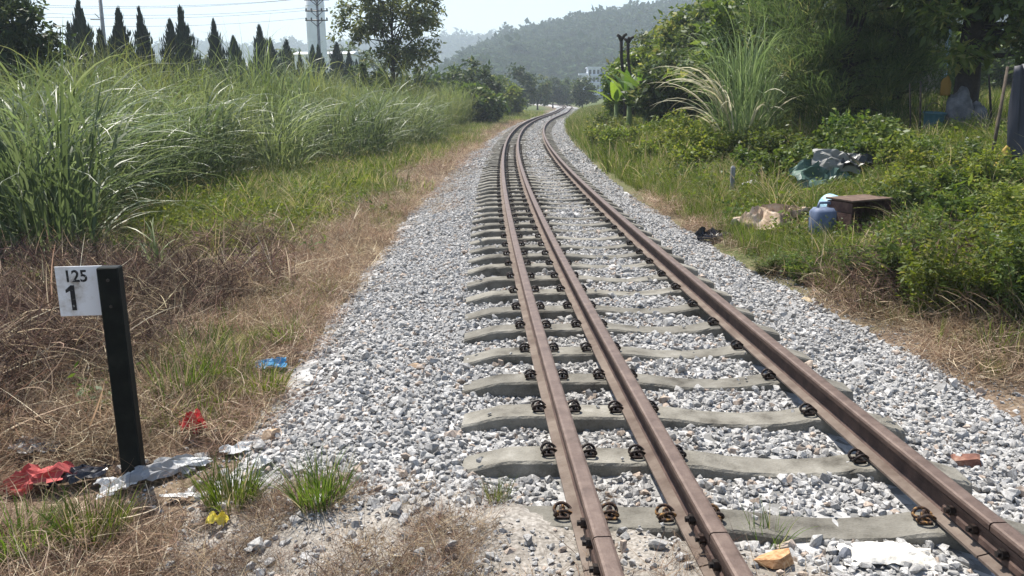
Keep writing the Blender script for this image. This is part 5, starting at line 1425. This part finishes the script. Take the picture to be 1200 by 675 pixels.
    for f in range(3):
        for k in range(3):
            bm = bmesh.new(); bm_box(bm, (-W / 2 + (k + .5) * W / 3, -3.02, H - 1.1 - f * 2.1), (W / 3 * .6, .1, 1.2)); obj('window', bm_mesh('window', bm, [M['glass_dark']]), t)
        bm = bmesh.new(); bm_box(bm, (0, -3.3, H - 2.1 - f * 2.1), (W + .2, .6, .16)); obj('balcony', bm_mesh('balcony', bm, [wm]), t)
    # wall of a house behind the thick tree
    Yw = 30; a, b = at(1055, 60, Yw), at(1112, 60, Yw); z0 = float(ground_z(a[0], Yw)); H = at(1080, 12, Yw)[2] - z0
    t = empty('village_house', ((a[0] + b[0]) / 2, Yw + 2, z0)); tag(t, 'greyish brown house seen behind the thick dark trunk', 'house'); W = b[0] - a[0]
    bm = bmesh.new(); bm_box(bm, (0, 0, H / 2 - .2), (W, 4, H + .4)); obj('wall', bm_mesh('wall', bm, [noisy('mud_wall', [(.2, .16, .14), (.3, .25, .22), (.38, .33, .3)], 2, .9, .4, 10)]), t)
    bm = bmesh.new(); bm_box(bm, (0, 0, H + .15), (W + .8, 5, .25), None, .03); obj('roof', bm_mesh('roof', bm, [noisy('tile_roof', [(.16, .07, .05), (.26, .12, .09), (.3, .16, .12)], 3, .9, .4, 10)]), t)
    bm = bmesh.new(); bm_box(bm, (-.4, -2.02, 1.3), (.9, .08, 1.1)); w_ = obj('window', bm_mesh('window', bm, [M['glass_dark']]), t)
    V, F = tube(np.array([(W / 2 - .12, -2.1, 0), (W / 2 - .12, -2.1, H)]), .09, 8); obj('downpipe', quad_clean_mesh('downpipe', V, F, [plain('blue_pipe', (.35, .45, .6))]), t)
build_far()

# ------------------------------------------------------------------ hills with their woods
def build_hills():
    hm = noisy('hill_cover', [(.03, .05, .022), (.05, .075, .03), (.075, .095, .04)], .05, .95, .4, .6, bdist=1.0)
    blob = []
    for i in range(5):
        rg = np.random.default_rng(600 + i); n = 230
        d = rg.normal(size=(n, 3)); d /= np.linalg.norm(d, axis=1)[:, None]; d[:, 2] = np.abs(d[:, 2]) * 1.0
        P = d * rg.uniform(.6, 1, (n, 1)) * np.array([.5, .5, .75]) * (1 + .3 * np.sin(d[:, :1] * 5 + i))
        V, F, v = leaves(P, .20, rg, .8, .8)
        blob.append(mesh_np('crown', V, F, [M['hillwood']], {'v': v}))
    coll = asset_collection('hill_tree_kind', blob)
    def hill(name, Yr, prof, depth, label, ntree, size, seed, foot):
        px = np.array([p[0] for p in prof], float); py = np.array([p[1] for p in prof], float)
        Xr = np.array([at(a, b, Yr)[0] for a, b in prof]); Zr = np.array([at(a, b, Yr)[2] for a, b in prof]) - size * .8
        def hz(X, Y):
            r_ = np.interp(X, Xr, Zr)
            f = np.clip((Y - (Yr - depth)) / depth, 0, 1); bk = np.clip((Y - Yr) / depth, 0, 1)
            s_ = np.sin(f * np.pi / 2) ** 1.25 * (1 - bk ** 2 * .8)
            gul = (vnoise(X + Y * .2, Y * .4, depth * .16, seed) - .5) * .16 + (vnoise(X, Y, depth * .06, seed + 1) - .5) * .06
            return foot + (r_ - foot) * np.clip(s_ + gul * f * (1 - f) * 3, 0, 1.0)
        xs = np.linspace(Xr[0], Xr[-1], 110); ys = np.linspace(Yr - depth, Yr + depth, 70)
        X, Y = np.meshgrid(xs, ys); Z = hz(X, Y)
        idx = np.arange(X.size).reshape(X.shape)
        F = np.stack([idx[:-1, :-1], idx[:-1, 1:], idx[1:, 1:], idx[1:, :-1]], -1).reshape(-1, 4)
        o = obj(name, mesh_np(name, np.stack([X, Y, Z], -1), F, [hm], None, True)); tag(o, label, 'hill', kind='structure')
        rg = np.random.default_rng(seed)
        Yt = rg.uniform(Yr - depth, Yr + depth * .12, ntree); X = rg.uniform(Xr[0], Xr[-1], ntree)
        s = size * np.exp(rg.normal(0, .3, ntree))
        P = np.stack([X, Yt, hz(X, Yt) - s * .1], 1)
        scatter('hillside_wood', P, np.stack([rg.normal(0, .1, ntree), rg.normal(0, .1, ntree), rg.uniform(0, 6.28, ntree)], 1), s, rg.integers(0, 5, ntree), coll, None, 'dense hazy wood covering ' + ('the near hillside' if ntree > 4000 else 'the far ridge'), 'wood')
    hill('hill', 620, [(470, 116), (510, 112), (530, 90), (545, 74), (560, 62), (580, 51), (600, 43), (640, 32), (680, 25), (720, 17), (760, 10), (800, 4), (840, -3), (900, -10), (1000, -20), (1250, -25)], 330, 'wooded hill rising to the right behind the railway', 26000, 4.6, 71, -1)
    hill('hill', 1250, [(-300, 75), (60, 66), (200, 56), (240, 50), (300, 55), (380, 52), (450, 47), (520, 44), (560, 43), (600, 43), (660, 52), (760, 70), (900, 90)], 450, 'pale far ridge behind the wooded hill', 3950, 11, 72, -1)
M['hillwood'] = leafy('hill_wood_leaf', [(.025, .048, .024), (.036, .062, .03), (.05, .078, .036)], .2, .8, .05, .12)
build_hills()

# ------------------------------------------------------------------ haze
def build_haze():
    bm = bmesh.new(); bm_box(bm, (0, 2400, 78), (8400, 6000, 160))
    ma = bpy.data.materials.new('haze'); ma.use_nodes = True; nt = ma.node_tree
    nt.nodes.remove(nt.nodes['Principled BSDF'])
    v = node(nt, 'ShaderNodeVolumePrincipled')
    v.inputs['Color'].default_value = (.80, .90, 1.0, 1); v.inputs['Density'].default_value = .0007; v.inputs['Anisotropy'].default_value = .0
    nt.links.new(v.outputs[0], nt.nodes['Material Output'].inputs['Volume'])
    o = obj('haze', bm_mesh('haze', bm, [ma])); tag(o, 'pale bluish haze softening the hills', 'haze', kind='stuff')
build_haze()
